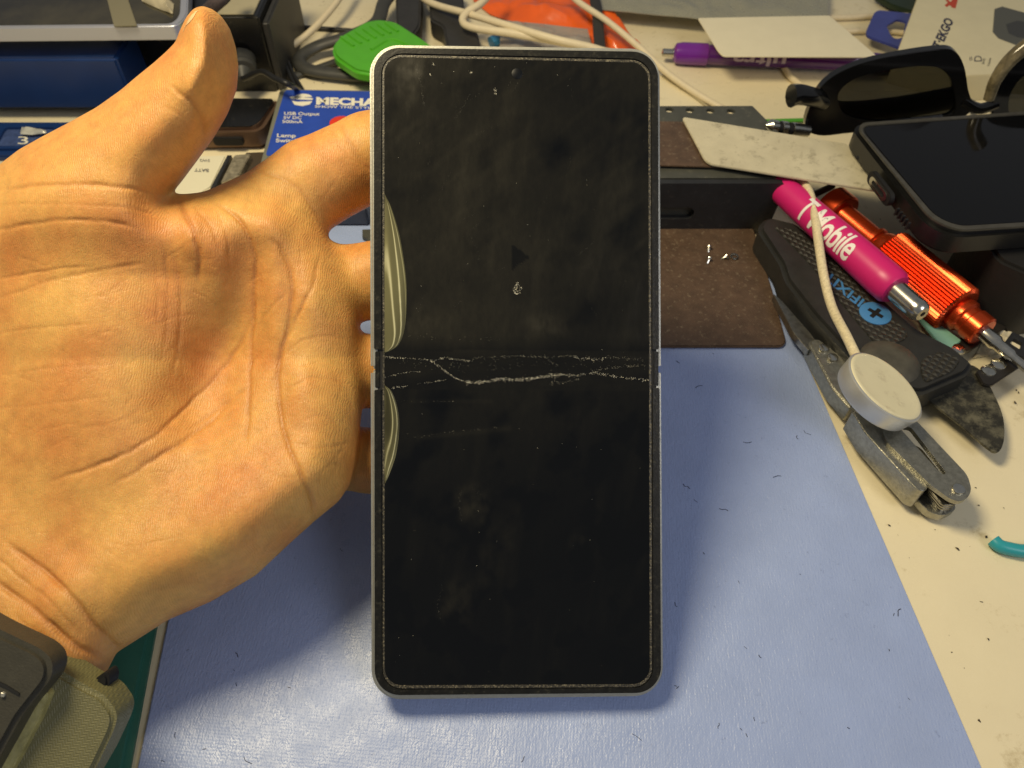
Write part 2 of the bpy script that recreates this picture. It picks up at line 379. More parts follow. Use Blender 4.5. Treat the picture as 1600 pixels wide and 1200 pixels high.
# screen sheet with the fold dip
bm = bmesh.new(); rows = []
NY, NX = 330, 140; gv = []
for j in range(NY+1):
    y = 87+(1073-87)*j/NY
    ins = 0
    for yc, s in ((87+30, -1), (1073-30, 1)):
        dy = (y-yc)*s
        if dy > 0: ins = 30-math.sqrt(max(0, 900-dy*dy))
    row = []
    for i in range(NX+1):
        x = 599+ins+(1015-599-2*ins)*i/NX; yy = y+(x-599)/(1015-599)*(8*(1-j/NY)-2*j/NY)
        h = 0.020-0.012*math.exp(-((yy-577)/17)**2)+0.006*math.exp(-((yy-610)/10)**2)+0.006*math.exp(-((yy-545)/12)**2)
        row.append(bm.verts.new(S(x, yy, h))); gv.append(grease_and_reflection(x, yy))
    rows.append(row)
for a, b_ in zip(rows, rows[1:]):
    for i in range(NX): bm.faces.new((a[i], a[i+1], b_[i+1], b_[i]))
me_ = bpy.data.meshes.new('screen'); bm.to_mesh(me_); bm.free()
me_.attributes.new('grease_and_reflection', 'FLOAT', 'POINT').data.foreach_set('value', gv)
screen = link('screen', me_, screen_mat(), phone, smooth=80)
link('camera_hole', disc(S(808, 115, 0.024), pN, 0.13, 0.004, 24, 0.001), mat('lens_black', (0.003, 0.004, 0.006), 0.35, spec=0.2), screen)
# lifted film, its bright reflections painted into the colour
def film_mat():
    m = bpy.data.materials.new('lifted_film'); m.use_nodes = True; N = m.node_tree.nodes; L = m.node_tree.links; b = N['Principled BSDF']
    at = N.new('ShaderNodeAttribute'); at.attribute_name = 'painted_glint'
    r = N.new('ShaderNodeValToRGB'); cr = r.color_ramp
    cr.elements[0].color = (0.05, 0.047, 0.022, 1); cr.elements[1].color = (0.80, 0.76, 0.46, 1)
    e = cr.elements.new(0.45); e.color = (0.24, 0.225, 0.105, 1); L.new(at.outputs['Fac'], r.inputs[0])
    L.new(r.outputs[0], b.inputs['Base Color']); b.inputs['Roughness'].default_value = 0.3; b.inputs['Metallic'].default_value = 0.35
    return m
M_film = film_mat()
def film(pts, seed, hump):
    C = catmull([Vector((p[0], p[1], 0)) for p in pts], 10); bm = bmesh.new(); rows = []; val = []
    n = len(C); NXX = 26
    for j, c in enumerate(C):
        row = []
        for i in range(NXX+1):
            t = i/NXX; x = 600.8+(c.x-600.8)*t; v = j/(n-1)
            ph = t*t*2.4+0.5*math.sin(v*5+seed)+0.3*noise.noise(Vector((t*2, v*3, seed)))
            s = 0.5+0.5*math.sin(ph*6.283); s = 0.10+0.24*v*(1 if seed < 2 else 0.6)+0.08*math.sin(v*4+seed)+0.16*noise.noise(Vector((t*2, v*3, seed+4)))+1.0*(s**9)*(0.35+0.65*t)  # narrow bright lines are highlights painted into the film colour
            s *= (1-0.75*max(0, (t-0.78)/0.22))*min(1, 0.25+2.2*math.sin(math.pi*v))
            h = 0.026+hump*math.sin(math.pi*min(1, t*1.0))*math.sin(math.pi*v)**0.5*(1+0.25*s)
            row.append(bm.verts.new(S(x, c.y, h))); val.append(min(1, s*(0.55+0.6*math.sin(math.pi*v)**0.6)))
        rows.append(row)
    for a, b_ in zip(rows, rows[1:]):
        for i in range(NXX): bm.faces.new((a[i], a[i+1], b_[i+1], b_[i]))
    me = bpy.data.meshes.new('film'); bm.to_mesh(me); bm.free()
    at = me.attributes.new('painted_glint', 'FLOAT', 'POINT'); at.data.foreach_set('value', val)
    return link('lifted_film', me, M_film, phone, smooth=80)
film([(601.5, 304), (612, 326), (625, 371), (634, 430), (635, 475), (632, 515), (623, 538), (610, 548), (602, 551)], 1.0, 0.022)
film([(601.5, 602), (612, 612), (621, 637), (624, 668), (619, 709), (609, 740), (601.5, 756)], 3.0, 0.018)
# cracks along the fold, scuffs and dust
def specks(name, lines, m, parent, fn=S, h0=0.022):
    bm = bmesh.new()
    for pts, dens, spread, size in lines:
        for (a, b_) in zip(pts, pts[1:]):
            a = Vector(a); b_ = Vector(b_); L_ = (b_-a).length
            for k in range(int(L_*dens)+1):
                t = random.random(); p = a.lerp(b_, t)+Vector((random.gauss(0, 1), random.gauss(0, spread)))
                s = size*random.uniform(0.3, 1.3); ang = random.gauss(math.atan2(b_.y-a.y, b_.x-a.x), 0.9)
                l = s*random.uniform(1, 3.0); dx = Vector((math.cos(ang), math.sin(ang)))*l; dy = Vector((-math.sin(ang), math.cos(ang)))*s*0.5
                h = h0
                if fn is S: h = 0.024-0.012*math.exp(-((p.y-577)/17)**2)+0.006*math.exp(-((p.y-610)/10)**2)+0.006*math.exp(-((p.y-545)/12)**2)+0.001
                vs = [bm.verts.new(fn(*(p+q), h+random.uniform(0, 0.006))) for q in (-dx, -dy, dx, dy)]
                bm.faces.new(vs)
    o = link(name, bm, m, parent, smooth=0); o['kind'] = 'stuff'; return o
M_crack = mat('crazed_film', (0.80, 0.76, 0.60), 0.3)
M_crack2 = mat('fine_crazing', (0.35, 0.33, 0.25), 0.4)
specks('crease_crack', [
    ([(600, 558), (667, 562), (677, 564), (692, 559), (717, 562), (738, 565)], 1.3, 0.7, 0.38),
    ([(673, 563), (693, 578), (710, 590), (727, 597)], 1.5, 0.8, 0.42),
    ([(727, 597), (742, 598), (758, 597), (780, 592), (800, 594), (828, 592), (855, 588), (877, 585)], 3.2, 1.5, 0.42),
    ([(877, 585), (900, 587), (927, 582), (972, 590), (1012, 594)], 1.3, 1.0, 0.42),
    ([(895, 556), (908, 561), (922, 560), (935, 563), (949, 558)], 1.3, 1.4, 0.4),
    ([(600, 590), (630, 583), (640, 581), (658, 581)], 0.9, 0.6, 0.3),
    ([(612, 607), (625, 604), (636, 604)], 1.2, 1.0, 0.35),
    ([(650, 600), (675, 597), (700, 593)], 0.8, 0.6, 0.3)], M_crack, screen)
specks('fine_crack', [
    ([(738, 560), (774, 558), (810, 556), (855, 558), (895, 556)], 0.9, 1.0, 0.35),
    ([(849, 556), (862, 566), (872, 572)], 1.0, 1.0, 0.3), ([(949, 558), (1008, 562)], 1.0, 1.2, 0.35),
    ([(925, 580), (960, 574), (1010, 571)], 1.2, 1.0, 0.35), ([(870, 585), (860, 600), (880, 597), (905, 592)], 1.0, 1.2, 0.35),
    ([(600, 562), (640, 566), (700, 572), (730, 573)], 0.35, 4, 0.3), ([(700, 570), (1010, 566)], 0.35, 8, 0.28), ([(610, 625), (660, 628), (720, 627)], 0.25, 0.5, 0.3),
    ([(640, 684), (700, 676), (780, 668)], 0.3, 0.8, 0.3), ([(620, 525), (680, 526), (780, 530)], 0.2, 3, 0.28)], M_crack2, screen)
def arcs():
    L_ = []
    for c, r, a0, a1, d in (((808, 452), 8, 0, 6.3, 1.3), ((806, 455), 4, 0, 6.3, 1.5), ((810, 446), 5, 2, 5, 1.5)):
        L_.append(([(c[0]+r*0.7*math.cos(a0+(a1-a0)*k/8), c[1]+r*math.sin(a0+(a1-a0)*k/8)) for k in range(9)], d, 0.5, 0.4))
    for c in ((678, 102), (672, 116), (735, 112), (773, 140), (774, 146)):
        L_.append(([(c[0]-1, c[1]-2), (c[0]+1.5, c[1]+2.5)], 2.0, 0.6, 0.45))
    for k in range(75):
        x = random.uniform(612, 1008); y = random.uniform(95, 1060); L_.append(([(x, y), (x+0.3, y+0.3)], 0.1, 0.1, random.uniform(0.16, 0.42)))
    return L_
specks('scuff', arcs(), M_crack, screen)
M_scr = mat('hairline_scratch', (0.13, 0.125, 0.10), 0.35)
def scr():
    L_ = []
    for k in range(26):
        x = random.uniform(620, 1000); y = random.uniform(100, 520); a = random.gauss(-1.1, 0.5); l = random.uniform(15, 55); c = random.gauss(0, 0.3)
        pts = []
        for i in range(5): pts.append((x, y)); x += math.cos(a)*l/4; y += math.sin(a)*l/4; a += c/4
        L_.append((pts, 0.35, 0.3, 0.24))
    L_.append(([(648, 100), (655, 120), (661, 150), (662, 165)], 1.2, 0.8, 0.32))
    L_.append(([(735, 145), (725, 165), (712, 185)], 1.0, 0.4, 0.26))
    L_.append(([(722, 765), (716, 790), (722, 820)], 0.8, 2.0, 0.28)); L_.append(([(735, 760), (760, 780)], 0.5, 2.0, 0.25)); L_.append(([(690, 915), (683, 945), (690, 970)], 0.8, 2.0, 0.26))
    return L_
specks('scratch', scr(), M_scr, screen)

# ================================================================== THE HAND
def build_hand():
    outline = [(-520, 1330), (-60, 1400), (20, 1260), (70, 1165), (118, 1098), (150, 1070), (168, 1048), (182, 1020), (212, 1001), (262, 969), (330, 940), (400, 899),
               (452, 850), (492, 814), (530, 783), (547, 757), (556, 720), (561, 680), (566, 640), (567, 600), (563, 550), (560, 500), (548, 450),
               (531, 410), (514, 378), (500, 350), (475, 315), (430, 292), (370, 291), (320, 300), (290, 303), (268, 303), (283, 285), (309, 250), (335, 214), (356, 178),
               (370, 140), (373, 105), (369, 75), (360, 46), (347, 26), (332, 14), (317, 9), (303, 12), (290, 28), (281, 47), (274, 66), (258, 82), (240, 98), (214, 119),
               (188, 141), (150, 168), (110, 190), (68, 212), (30, 233), (0, 256), (-50, 305), (-110, 400), (-150, 520), (-190, 680), (-250, 860), (-380, 1080)]
    st = 5.0
    xs = np.arange(-420, 1010, st); ys = np.arange(-20, 1330, st); zs = np.arange(13.0, 22.6, 0.095)
    X, Y = np.meshgrid(xs, ys, indexing='ij')
    def poly_sd(X, Y, poly):
        P = np.array(poly, float); d = np.full(X.shape, 1e9); ins = np.zeros(X.shape, bool)
        for i in range(len(P)):
            a = P[i-1]; b = P[i]; e = b-a; wx = X-a[0]; wy = Y-a[1]
            t = np.clip((wx*e[0]+wy*e[1])/(e@e), 0, 1); d = np.minimum(d, np.hypot(wx-e[0]*t, wy-e[1]*t))
            c = ((a[1] <= Y) & (b[1] > Y)) | ((b[1] <= Y) & (a[1] > Y))
            xi = a[0]+(Y-a[1])/(b[1]-a[1]+1e-12)*e[0]; ins ^= c & (X < xi)
        return np.where(ins, d, -d)
    def gs(cx, cy, sx, sy=None, ang=0):
        sy = sy or sx; c, s = math.cos(ang), math.sin(ang); u = (X-cx)*c+(Y-cy)*s; v = -(X-cx)*s+(Y-cy)*c
        return np.exp(-(u/sx)**2-(v/sy)**2)
    d = poly_sd(X, Y, outline)
    m = 19.85+0.0006*(X-400)
    m = m-np.clip(Y-560, 0, 2000)*0.0046
    m = m-np.clip(430-Y, 0, 600)*0.0050*np.clip((460-X)/160, 0, 1)
    R = 1.36*np.ones_like(X); T = 1.44*np.ones_like(X)
    wr = np.clip((0.72*(900-Y)*-1+(-X+150)*0.7)/250, 0, 1); R = R+wr*0.55; T = T+wr*0.4
    sp = np.clip((X-430)/120, 0, 1); R = R-0.22*sp; T = T-0.25*sp
    dc = d*m/1200.0
    relief = (1.15*gs(120, 540, 165, 240)+0.25*gs(140, 330, 150, 60)+0.5*gs(400, 790, 120, 95, -0.7)+0.22*gs(495, 470, 38, 60)+0.25*gs(505, 620, 42, 70)
              + 0.25*gs(500, 720, 45, 60)+0.22*gs(425, 340, 50, 40)+0.18*gs(330, 395, 40, 60)-0.75*gs(345, 560, 60, 130, 0.35)+0.20*gs(428, 470, 20, 90)+0.14*gs(300, 350, 16, 50)+0.16*gs(345, 440, 24, 60)+0.22*gs(470, 600, 22, 60)+0.2*gs(100, 930, 30, 90, 2.35-1.57)-0.25*gs(300, 640, 60, 50)
              + 0.16*gs(325, 95, 45, 65)-0.08*gs(290, 160, 40, 24)+0.1*gs(215, 210, 60, 60)+0.35*gs(230, 880, 140, 70, -0.5))
    rel = relief*np.sin(np.clip(dc/1.5, 0, 1)*np.pi/2)**0.9
    Z = zs[None, None, :]
    wv = Z-m[..., None]; fr = wv < 0
    half = (T-R)[..., None]
    front = np.maximum(-wv-rel[..., None]-half, 0); back = np.maximum(wv-half, 0)
    v = np.where(fr, front, back)
    a = np.maximum(R-dc, 0)[..., None]
    Fd = (np.sqrt(a*a+v*v)-R[..., None]).astype(np.float32)
    inner = np.minimum(0, 0)
    del v, front, back, wv
    # fingers
    i0 = int(np.searchsorted(xs, 290))
    Xs = ((X[i0:, :]-800)/1200)[..., None]*Z; Ys = ((600-Y[i0:, :])/1200)[..., None]*Z; Zs = np.broadcast_to(Z, Xs.shape)
    def C(p):
        z_ = p[2]-0.4*min(1, max(0, (p[0]-500)/100)); return np.array(((p[0]-800)/1200*z_, (600-p[1])/1200*z_, z_))
    chains = [
        [(400, 350, 19.9, 1.15), (490, 288, 20.3, 1.17), (580, 244, 20.85, 1.13), (640, 222, 21.0, 1.02), (740, 192, 20.95, 0.98), (800, 182, 20.85, 0.86), (880, 178, 20.5, 0.78), (905, 178, 20.4, 0.72)],
        [(430, 455, 20.2, 1.0), (520, 446, 20.7, 1.05), (590, 438, 20.95, 1.03), (690, 412, 21.1, 1.0), (800, 385, 21.05, 0.95), (860, 372, 20.9, 0.87), (950, 362, 20.6, 0.76), (970, 360, 20.5, 0.7)],
        [(440, 575, 20.1, 1.0), (530, 580, 20.7, 1.0), (590, 580, 21.0, 0.98), (690, 565, 21.15, 0.96), (790, 545, 21.1, 0.9), (850, 535, 20.9, 0.82), (930, 528, 20.6, 0.73), (945, 527, 20.5, 0.68)],
        [(440, 690, 19.9, 0.9), (520, 712, 20.5, 0.88), (580, 720, 20.9, 0.86), (660, 718, 21.0, 0.82), (740, 712, 20.85, 0.76), (790, 708, 20.7, 0.7), (850, 705, 20.5, 0.62), (865, 704, 20.45, 0.58)]]
    fing = None
    for ch in chains:
        fc = None
        for p, q in zip(ch, ch[1:]):
            A = C(p); B = C(q); e = B-A; L2 = e@e
            px_, py_, pz_ = Xs-A[0], Ys-A[1], Zs-A[2]
            t = np.clip((px_*e[0]+py_*e[1]+pz_*e[2])/L2, 0, 1)
            dd = (np.sqrt((px_-e[0]*t)**2+(py_-e[1]*t)**2+(pz_-e[2]*t)**2)-(p[3]+(q[3]-p[3])*t)).astype(np.float32)
            fc = dd if fc is None else smin(fc, dd, 0.12)
        fing = fc if fing is None else smin(fing, fc, 0.05)
    Fd[i0:] = smin(Fd[i0:], fing, 0.45)
    Fd[0] = 1; Fd[:, 0] = 1; Fd[:, -1] = 1; Fd[-1] = 1
    # ---- surface nets
    nx, ny, nz = Fd.shape; s = Fd < 0
    c = np.zeros((nx-1, ny-1, nz-1), np.int8)
    for a_ in (0, 1):
        for b_ in (0, 1):
            for g_ in (0, 1): c += s[a_:nx-1+a_, b_:ny-1+b_, g_:nz-1+g_]
    act = (c > 0) & (c < 8); idx = np.full(act.shape, -1, np.int32); cells = np.argwhere(act); idx[act] = np.arange(len(cells))
    acc = np.zeros((len(cells), 3)); cnt = np.zeros(len(cells)); I, J, K = cells.T
    corners = [(a_, b_, g_) for a_ in (0, 1) for b_ in (0, 1) for g_ in (0, 1)]
    for p in corners:
        for ax in range(3):
            if p[ax]: continue
            q = list(p); q[ax] = 1
            f0 = Fd[I+p[0], J+p[1], K+p[2]]; f1 = Fd[I+q[0], J+q[1], K+q[2]]; cr = (f0 < 0) != (f1 < 0)
            t = np.where(cr, f0/(f0-f1+1e-12), 0)
            pt = np.array(p, float)[None]+0*acc; pt[:, ax] += t
            acc += np.where(cr[:, None], pt, 0); cnt += cr
    V = cells+acc/cnt[:, None]
    px = xs[0]+V[:, 0]*st; py = ys[0]+V[:, 1]*st; zz = zs[0]+V[:, 2]*(zs[1]-zs[0])
    quads = []
    for ax in range(3):
        sl0 = [slice(1, n-1) for n in Fd.shape]; sl1 = list(sl0); sl0[ax] = slice(0, Fd.shape[ax]-1); sl1[ax] = slice(1, Fd.shape[ax])
        A_ = s[tuple(sl0)]; B_ = s[tuple(sl1)]; e = np.argwhere(A_ != B_)
        off = [1, 1, 1]; off[ax] = 0; e = e+np.array(off); ins = s[e[:, 0], e[:, 1], e[:, 2]]
        o1, o2 = [(1, 2), (2, 0), (0, 1)][ax]
        def at(da, db):
            k = e.copy(); k[:, o1] -= da; k[:, o2] -= db; return idx[k[:, 0], k[:, 1], k[:, 2]]
        q = np.stack([at(0, 0), at(1, 0), at(1, 1), at(0, 1)], 1); q[~ins] = q[~ins][:, ::-1]
        quads.append(q[(q >= 0).all(1)])
    quads = np.concatenate(quads)
    cx = (px-800)/1200*zz; cy = (600-py)/1200*zz
    Wv = np.array(CO)[None]+cx[:, None]*np.array(CR)+cy[:, None]*np.array(CU)+zz[:, None]*np.array(CD)
    me = bpy.data.meshes.new('hand'); me.from_pydata(Wv.tolist(), [], quads.tolist()); me.update()
    return me
def smin(a, b, k):
    h = np.maximum(k-np.abs(a-b), 0)/k; return np.minimum(a, b)-h*h*k*0.25
hand_me = build_hand()
tmp = bpy.data.objects.new('t', hand_me); COL.objects.link(tmp)
ms = tmp.modifiers.new('s', 'SMOOTH'); ms.factor = 0.5; ms.iterations = 6
mm = tmp.modifiers.new('d', 'SUBSURF'); mm.levels = 1; mm.render_levels = 1
bpy.context.view_layer.update()
hm = bpy.data.meshes.new_from_object(tmp.evaluated_get(bpy.context.evaluated_depsgraph_get())); bpy.data.objects.remove(tmp)
CREASE = [  # (pixel polyline, depth cm, half width px, lips)
    ([(276, 306), (290, 335), (306, 372), (311, 410), (309, 445)], 0.10, 5, 1),
    ([(331, 317), (360, 333), (382, 356), (398, 400), (397, 460), (393, 550), (388, 640), (384, 700)], 0.085, 4, 1),
    ([(396, 490), (378, 535), (350, 575), (310, 618), (262, 664), (215, 698), (150, 728), (80, 752)], 0.075, 4.5, 1),
    ([(362, 630), (325, 662), (290, 688), (250, 712), (222, 730), (170, 762)], 0.07, 5, 1),
    ([(419, 369), (440, 392), (455, 430), (457, 475), (446, 525), (435, 571), (437, 640), (452, 700), (474, 750), (488, 785), (491, 812)], 0.105, 4.5, 1),
    ([(501, 395), (488, 447), (462, 500), (440, 545)], 0.05, 3.5, 1),
    ([(393, 600), (336, 643), (290, 676)], 0.04, 3.5, 1), ([(400, 520), (425, 480), (452, 455)], 0.025, 3, 0),
    ([(440, 560), (470, 535), (500, 525), (540, 530)], 0.025, 3, 0), ([(445, 610), (490, 590), (545, 600)], 0.02, 3, 0),
    ([(450, 690), (500, 700), (552, 690)], 0.02, 3, 0), ([(395, 720), (440, 745), (478, 740)], 0.02, 3, 0),
    ([(0, 297), (50, 291), (103, 288), (181, 291), (258, 306)], 0.055, 4, 1),
    ([(-20, 362), (50, 350), (103, 343), (170, 346), (217, 357)], 0.05, 4, 1),
    ([(-20, 470), (50, 448), (103, 433), (170, 420), (230, 412)], 0.035, 4, 0),
    ([(-20, 440), (60, 424), (150, 415)], 0.03, 3, 0), ([(-20, 523), (60, 512), (155, 506)], 0.02, 3, 0), ([(-20, 590), (80, 575), (170, 570)], 0.02, 3, 0),
    ([(-20, 640), (80, 630), (190, 615)], 0.016, 3, 0), ([(-20, 320), (80, 318), (200, 325), (260, 345)], 0.02, 3, 0),
    ([(266, 133), (285, 149), (306, 168), (318, 192), (320, 215)], 0.06, 5, 1), ([(255, 165), (280, 180), (300, 205)], 0.02, 4, 0),
    ([(532, 190), (548, 225), (566, 255), (580, 268)], 0.05, 4, 1), ([(520, 200), (535, 235), (560, 270)], 0.02, 3, 0),
    ([(394, 262), (450, 284), (484, 319), (502, 352)], 0.05, 4, 1),
    ([(10, 845), (40, 870), (72, 893), (117, 937), (146, 975), (187, 1013)], 0.11, 6, 1),
    ([(-20, 898), (10, 920), (44, 943), (88, 984), (131, 1016), (175, 1029)], 0.11, 6.5, 1),
    ([(-20, 860), (30, 900), (80, 940), (120, 985)], 0.03, 4, 0), ([(20, 960), (60, 990), (120, 1030)], 0.03, 4, 0), ([(40, 990), (90, 1020), (140, 1048)], 0.03, 4, 0),
    ([(0, 960), (30, 985), (70, 1015)], 0.03, 4, 0), ([(255, 380), (262, 430), (262, 500), (250, 570)], 0.03, 5, 0), ([(275, 400), (282, 460), (280, 530), (268, 590)], 0.04, 5, 0),
    ([(240, 400), (246, 450), (246, 520)], 0.02, 4, 0), ([(325, 880), (318, 850), (335, 810), (345, 780)], 0.02, 3.5, 0), ([(360, 770), (350, 800), (352, 840)], 0.018, 3.5, 0),
    ([(220, 640), (180, 660), (120, 670)], 0.02, 4, 0), ([(340, 330), (355, 370), (360, 420)], 0.03, 4, 0), ([(300, 320), (330, 355), (345, 400)], 0.03, 4, 0),
    ([(545, 620), (556, 660), (550, 720)], 0.02, 3.5, 0), ([(470, 660), (500, 650), (520, 660)], 0.016, 3, 0), ([(500, 740), (520, 725), (545, 735)], 0.02, 3, 0),
]
rng = np.random.RandomState(3)
for k in range(120):   # fine skin lines
    x = rng.uniform(-10, 540); y = rng.uniform(300, 860); l = rng.uniform(18, 70)
    a = (rng.normal(-0.1, 0.35) if x < 240 else rng.normal(-0.9, 0.6)); c_ = rng.normal(0, 0.5); pts = []
    for i in range(5): pts.append((x, y)); x += math.cos(a)*l/4; y += math.sin(a)*l/4; a += c_/4
    CREASE.append((pts, rng.uniform(0.006, 0.014), 2.4, 0))
def displace_hand(me):
    n = len(me.vertices); co = np.empty(n*3); me.vertices.foreach_get('co', co); co = co.reshape(-1, 3)
    no = np.empty(n*3); me.vertices.foreach_get('normal', no); no = no.reshape(-1, 3)
    rel = co-np.array(CO); zc = rel@np.array(CD); px = 800+1200*(rel@np.array(CR))/zc; py = 600-1200*(rel@np.array(CU))/zc
    facing = np.clip(-(no*rel/np.linalg.norm(rel, axis=1)[:, None]).sum(1)*2.5, 0, 1)
    dz = np.zeros(n); red = np.zeros(n)
    for pts, dep, wd, lips in CREASE:
        C = catmull([Vector((p[0], p[1], 0)) for p in pts], 6); P = np.array([(p.x, p.y) for p in C])
        # a little wobble so that no crease is a clean curve
        P = P+np.stack([[noise.noise(Vector((p[0]*0.06, p[1]*0.06, dep*50)))*2.5, noise.noise(Vector((p[1]*0.06, p[0]*0.06, 9+dep*50)))*2.5] for p in P])
        box_ = (px > P[:, 0].min()-40) & (px < P[:, 0].max()+40) & (py > P[:, 1].min()-40) & (py < P[:, 1].max()+40) & (facing > 0)
        I = np.where(box_)[0]
        if not len(I): continue
        X = px[I]; Y = py[I]; d = np.full(len(I), 1e9); tt = np.zeros(len(I)); m = len(P)-1
        for i in range(m):
            a = P[i]; e = P[i+1]-a; t = np.clip(((X-a[0])*e[0]+(Y-a[1])*e[1])/(e@e+1e-9), 0, 1); dd = np.hypot(X-a[0]-e[0]*t, Y-a[1]-e[1]*t)
            b = dd < d; d = np.where(b, dd, d); tt = np.where(b, (i+t)/m, tt)
        fade = np.clip(np.minimum(tt, 1-tt)*5+0.15, 0, 1)
        dep = dep*0.54; wd = wd*0.78; wob = np.array([0.55+0.65*abs(noise.noise(Vector((x_*0.02, y_*0.02, 3+dep*90))))*2 for x_, y_ in P])[np.clip((tt*m).astype(int), 0, m)]; k = -dep*np.exp(-(d/wd)**2)*fade*wob
        if lips: k += dep*0.42*np.exp(-((d-wd*4.5)/(wd*4.5))**2)*fade*wob
        dz[I] += k; red[I] = np.maximum(red[I], np.exp(-(d/(wd*1.2))**2)*min(1, dep/0.05)*fade)
    co = co+no*(dz*facing)[:, None]
    me.vertices.foreach_set('co', co.ravel()); me.update()
    a = me.attributes.new('crease', 'FLOAT', 'POINT'); a.data.foreach_set('value', red.astype(np.float32))
displace_hand(hm)
def skin_mat():
    m = bpy.data.materials.new('skin'); m.use_nodes = True; N = m.node_tree.nodes; L = m.node_tree.links; b = N['Principled BSDF']
    tc = N.new('ShaderNodeTexCoord')
    n1 = N.new('ShaderNodeTexNoise'); n1.inputs['Scale'].default_value = 0.55; n1.inputs['Detail'].default_value = 9; L.new(tc.outputs['Object'], n1.inputs['Vector'])
    r = N.new('ShaderNodeValToRGB'); r.color_ramp.elements[0].position = 0.35; r.color_ramp.elements[1].position = 0.68
    r.color_ramp.elements[0].color = (0.69, 0.385, 0.105, 1); r.color_ramp.elements[1].color = (0.60, 0.245, 0.065, 1); L.new(n1.outputs['Fac'], r.inputs[0])
    n2 = N.new('ShaderNodeTexNoise'); n2.inputs['Scale'].default_value = 3.5; n2.inputs['Detail'].default_value = 8; n2.inputs['Roughness'].default_value = 0.7; L.new(tc.outputs['Object'], n2.inputs['Vector'])
    mr = N.new('ShaderNodeMapRange'); mr.inputs[1].default_value = 0.3; mr.inputs[2].default_value = 0.7; mr.inputs[3].default_value = 0.82; mr.inputs[4].default_value = 1.10; L.new(n2.outputs['Fac'], mr.inputs[0])
    mul = N.new('ShaderNodeMixRGB'); mul.blend_type = 'MULTIPLY'; mul.inputs['Fac'].default_value = 1; L.new(r.outputs[0], mul.inputs['Color1'])
    cmb = N.new('ShaderNodeCombineColor'); [L.new(mr.outputs[0], cmb.inputs[i]) for i in range(3)]; L.new(cmb.outputs[0], mul.inputs['Color2'])
    at = N.new('ShaderNodeAttribute'); at.attribute_name = 'crease'
    f = N.new('ShaderNodeMath'); f.operation = 'MULTIPLY'; f.inputs[1].default_value = 0.42; L.new(at.outputs['Fac'], f.inputs[0])
    mx = N.new('ShaderNodeMixRGB'); mx.inputs['Color2'].default_value = (0.34, 0.11, 0.03, 1); L.new(f.outputs[0], mx.inputs['Fac']); L.new(mul.outputs[0], mx.inputs['Color1'])
    L.new(mx.outputs[0], b.inputs['Base Color'])
    b.inputs['Roughness'].default_value = 0.46; b.inputs['Specular IOR Level'].default_value = 0.38
    b.inputs['Subsurface Weight'].default_value = 0.18; b.inputs['Subsurface Radius'].default_value = (0.45, 0.15, 0.06); b.inputs['Subsurface Scale'].default_value = 0.5
    # ridges of the skin, following a warped direction, and pores
    wv = N.new('ShaderNodeTexWave'); wv.inputs['Scale'].default_value = 6.5; wv.inputs['Distortion'].default_value = 14; wv.inputs['Detail'].default_value = 2.5; wv.inputs['Detail Scale'].default_value = 0.35
    L.new(tc.outputs['Object'], wv.inputs['Vector'])
    vo = N.new('ShaderNodeTexVoronoi'); vo.inputs['Scale'].default_value = 13; vo.feature = 'DISTANCE_TO_EDGE'
    mpv = N.new('ShaderNodeMapping'); mpv.inputs['Scale'].default_value = (1, 0.45, 0.7); mpv.inputs['Rotation'].default_value = (0.3, 0.2, 0.6); L.new(tc.outputs['Object'], mpv.inputs[0]); L.new(mpv.outputs[0], vo.inputs['Vector'])
    nn = N.new('ShaderNodeTexNoise'); nn.inputs['Scale'].default_value = 16; nn.inputs['Detail'].default_value = 6; L.new(tc.outputs['Object'], nn.inputs['Vector'])
    b1 = N.new('ShaderNodeBump'); b1.inputs['Distance'].default_value = 0.0035; L.new(wv.outputs['Fac'], b1.inputs['Height'])
    mrv = N.new('ShaderNodeMapRange'); mrv.inputs[2].default_value = 0.08; L.new(vo.outputs['Distance'], mrv.inputs[0])
    b2 = N.new('ShaderNodeBump'); b2.inputs['Distance'].default_value = 0.0022; L.new(mrv.outputs[0], b2.inputs['Height']); L.new(b1.outputs[0], b2.inputs['Normal'])
    b3 = N.new('ShaderNodeBump'); b3.inputs['Distance'].default_value = 0.008; L.new(nn.outputs['Fac'], b3.inputs['Height']); L.new(b2.outputs[0], b3.inputs['Normal'])
    L.new(b3.outputs[0], b.inputs['Normal'])
    return m
hand = link('person', hm, skin_mat(), smooth=180)
tag(hand, "person's open left hand, palm to the viewer, fingers behind the folding phone", 'person')
nailm = mat('nail', (0.72, 0.50, 0.24), 0.25, var=0.05)
from mathutils.bvhtree import BVHTree
_v = [v.co+WO[hand.name] for v in hand.data.vertices]; _t = BVHTree.FromPolygons(_v, [tuple(p.vertices) for p in hand.data.polygons])
bmn = bmesh.new(); rows = []; rowsb = []
for j in range(15):
    v = j/14; row = []; rb = []
    lx = 305-24*v**0.85; yl = 14+36*v
    wdt = 2.0+8*math.sin(math.pi*min(1, v*0.85+0.12))
    for i in range(9):
        t = i/8; x = lx+wdt*t; y = yl-4*t; h_ = None
        for _n in range(12):
            dr_ = ray(x+_n, y).normalized(); h_, n_, _i, _d = _t.ray_cast(CO, dr_)
            if h_ is not None and _d < 20.5: break
            h_ = None
        if h_ is None: h_, n_, _i, _d = _t.find_nearest(D(x, y, 17.6))
        row.append(bmn.verts.new(h_-dr_*0.03)); rb.append(bmn.verts.new(h_+dr_*0.03))
    rows.append(row); rowsb.append(rb)
for Q in (rows, rowsb):
    for a, b_ in zip(Q, Q[1:]):
        for i in range(8): bmn.faces.new((a[i], a[i+1], b_[i+1], b_[i]))
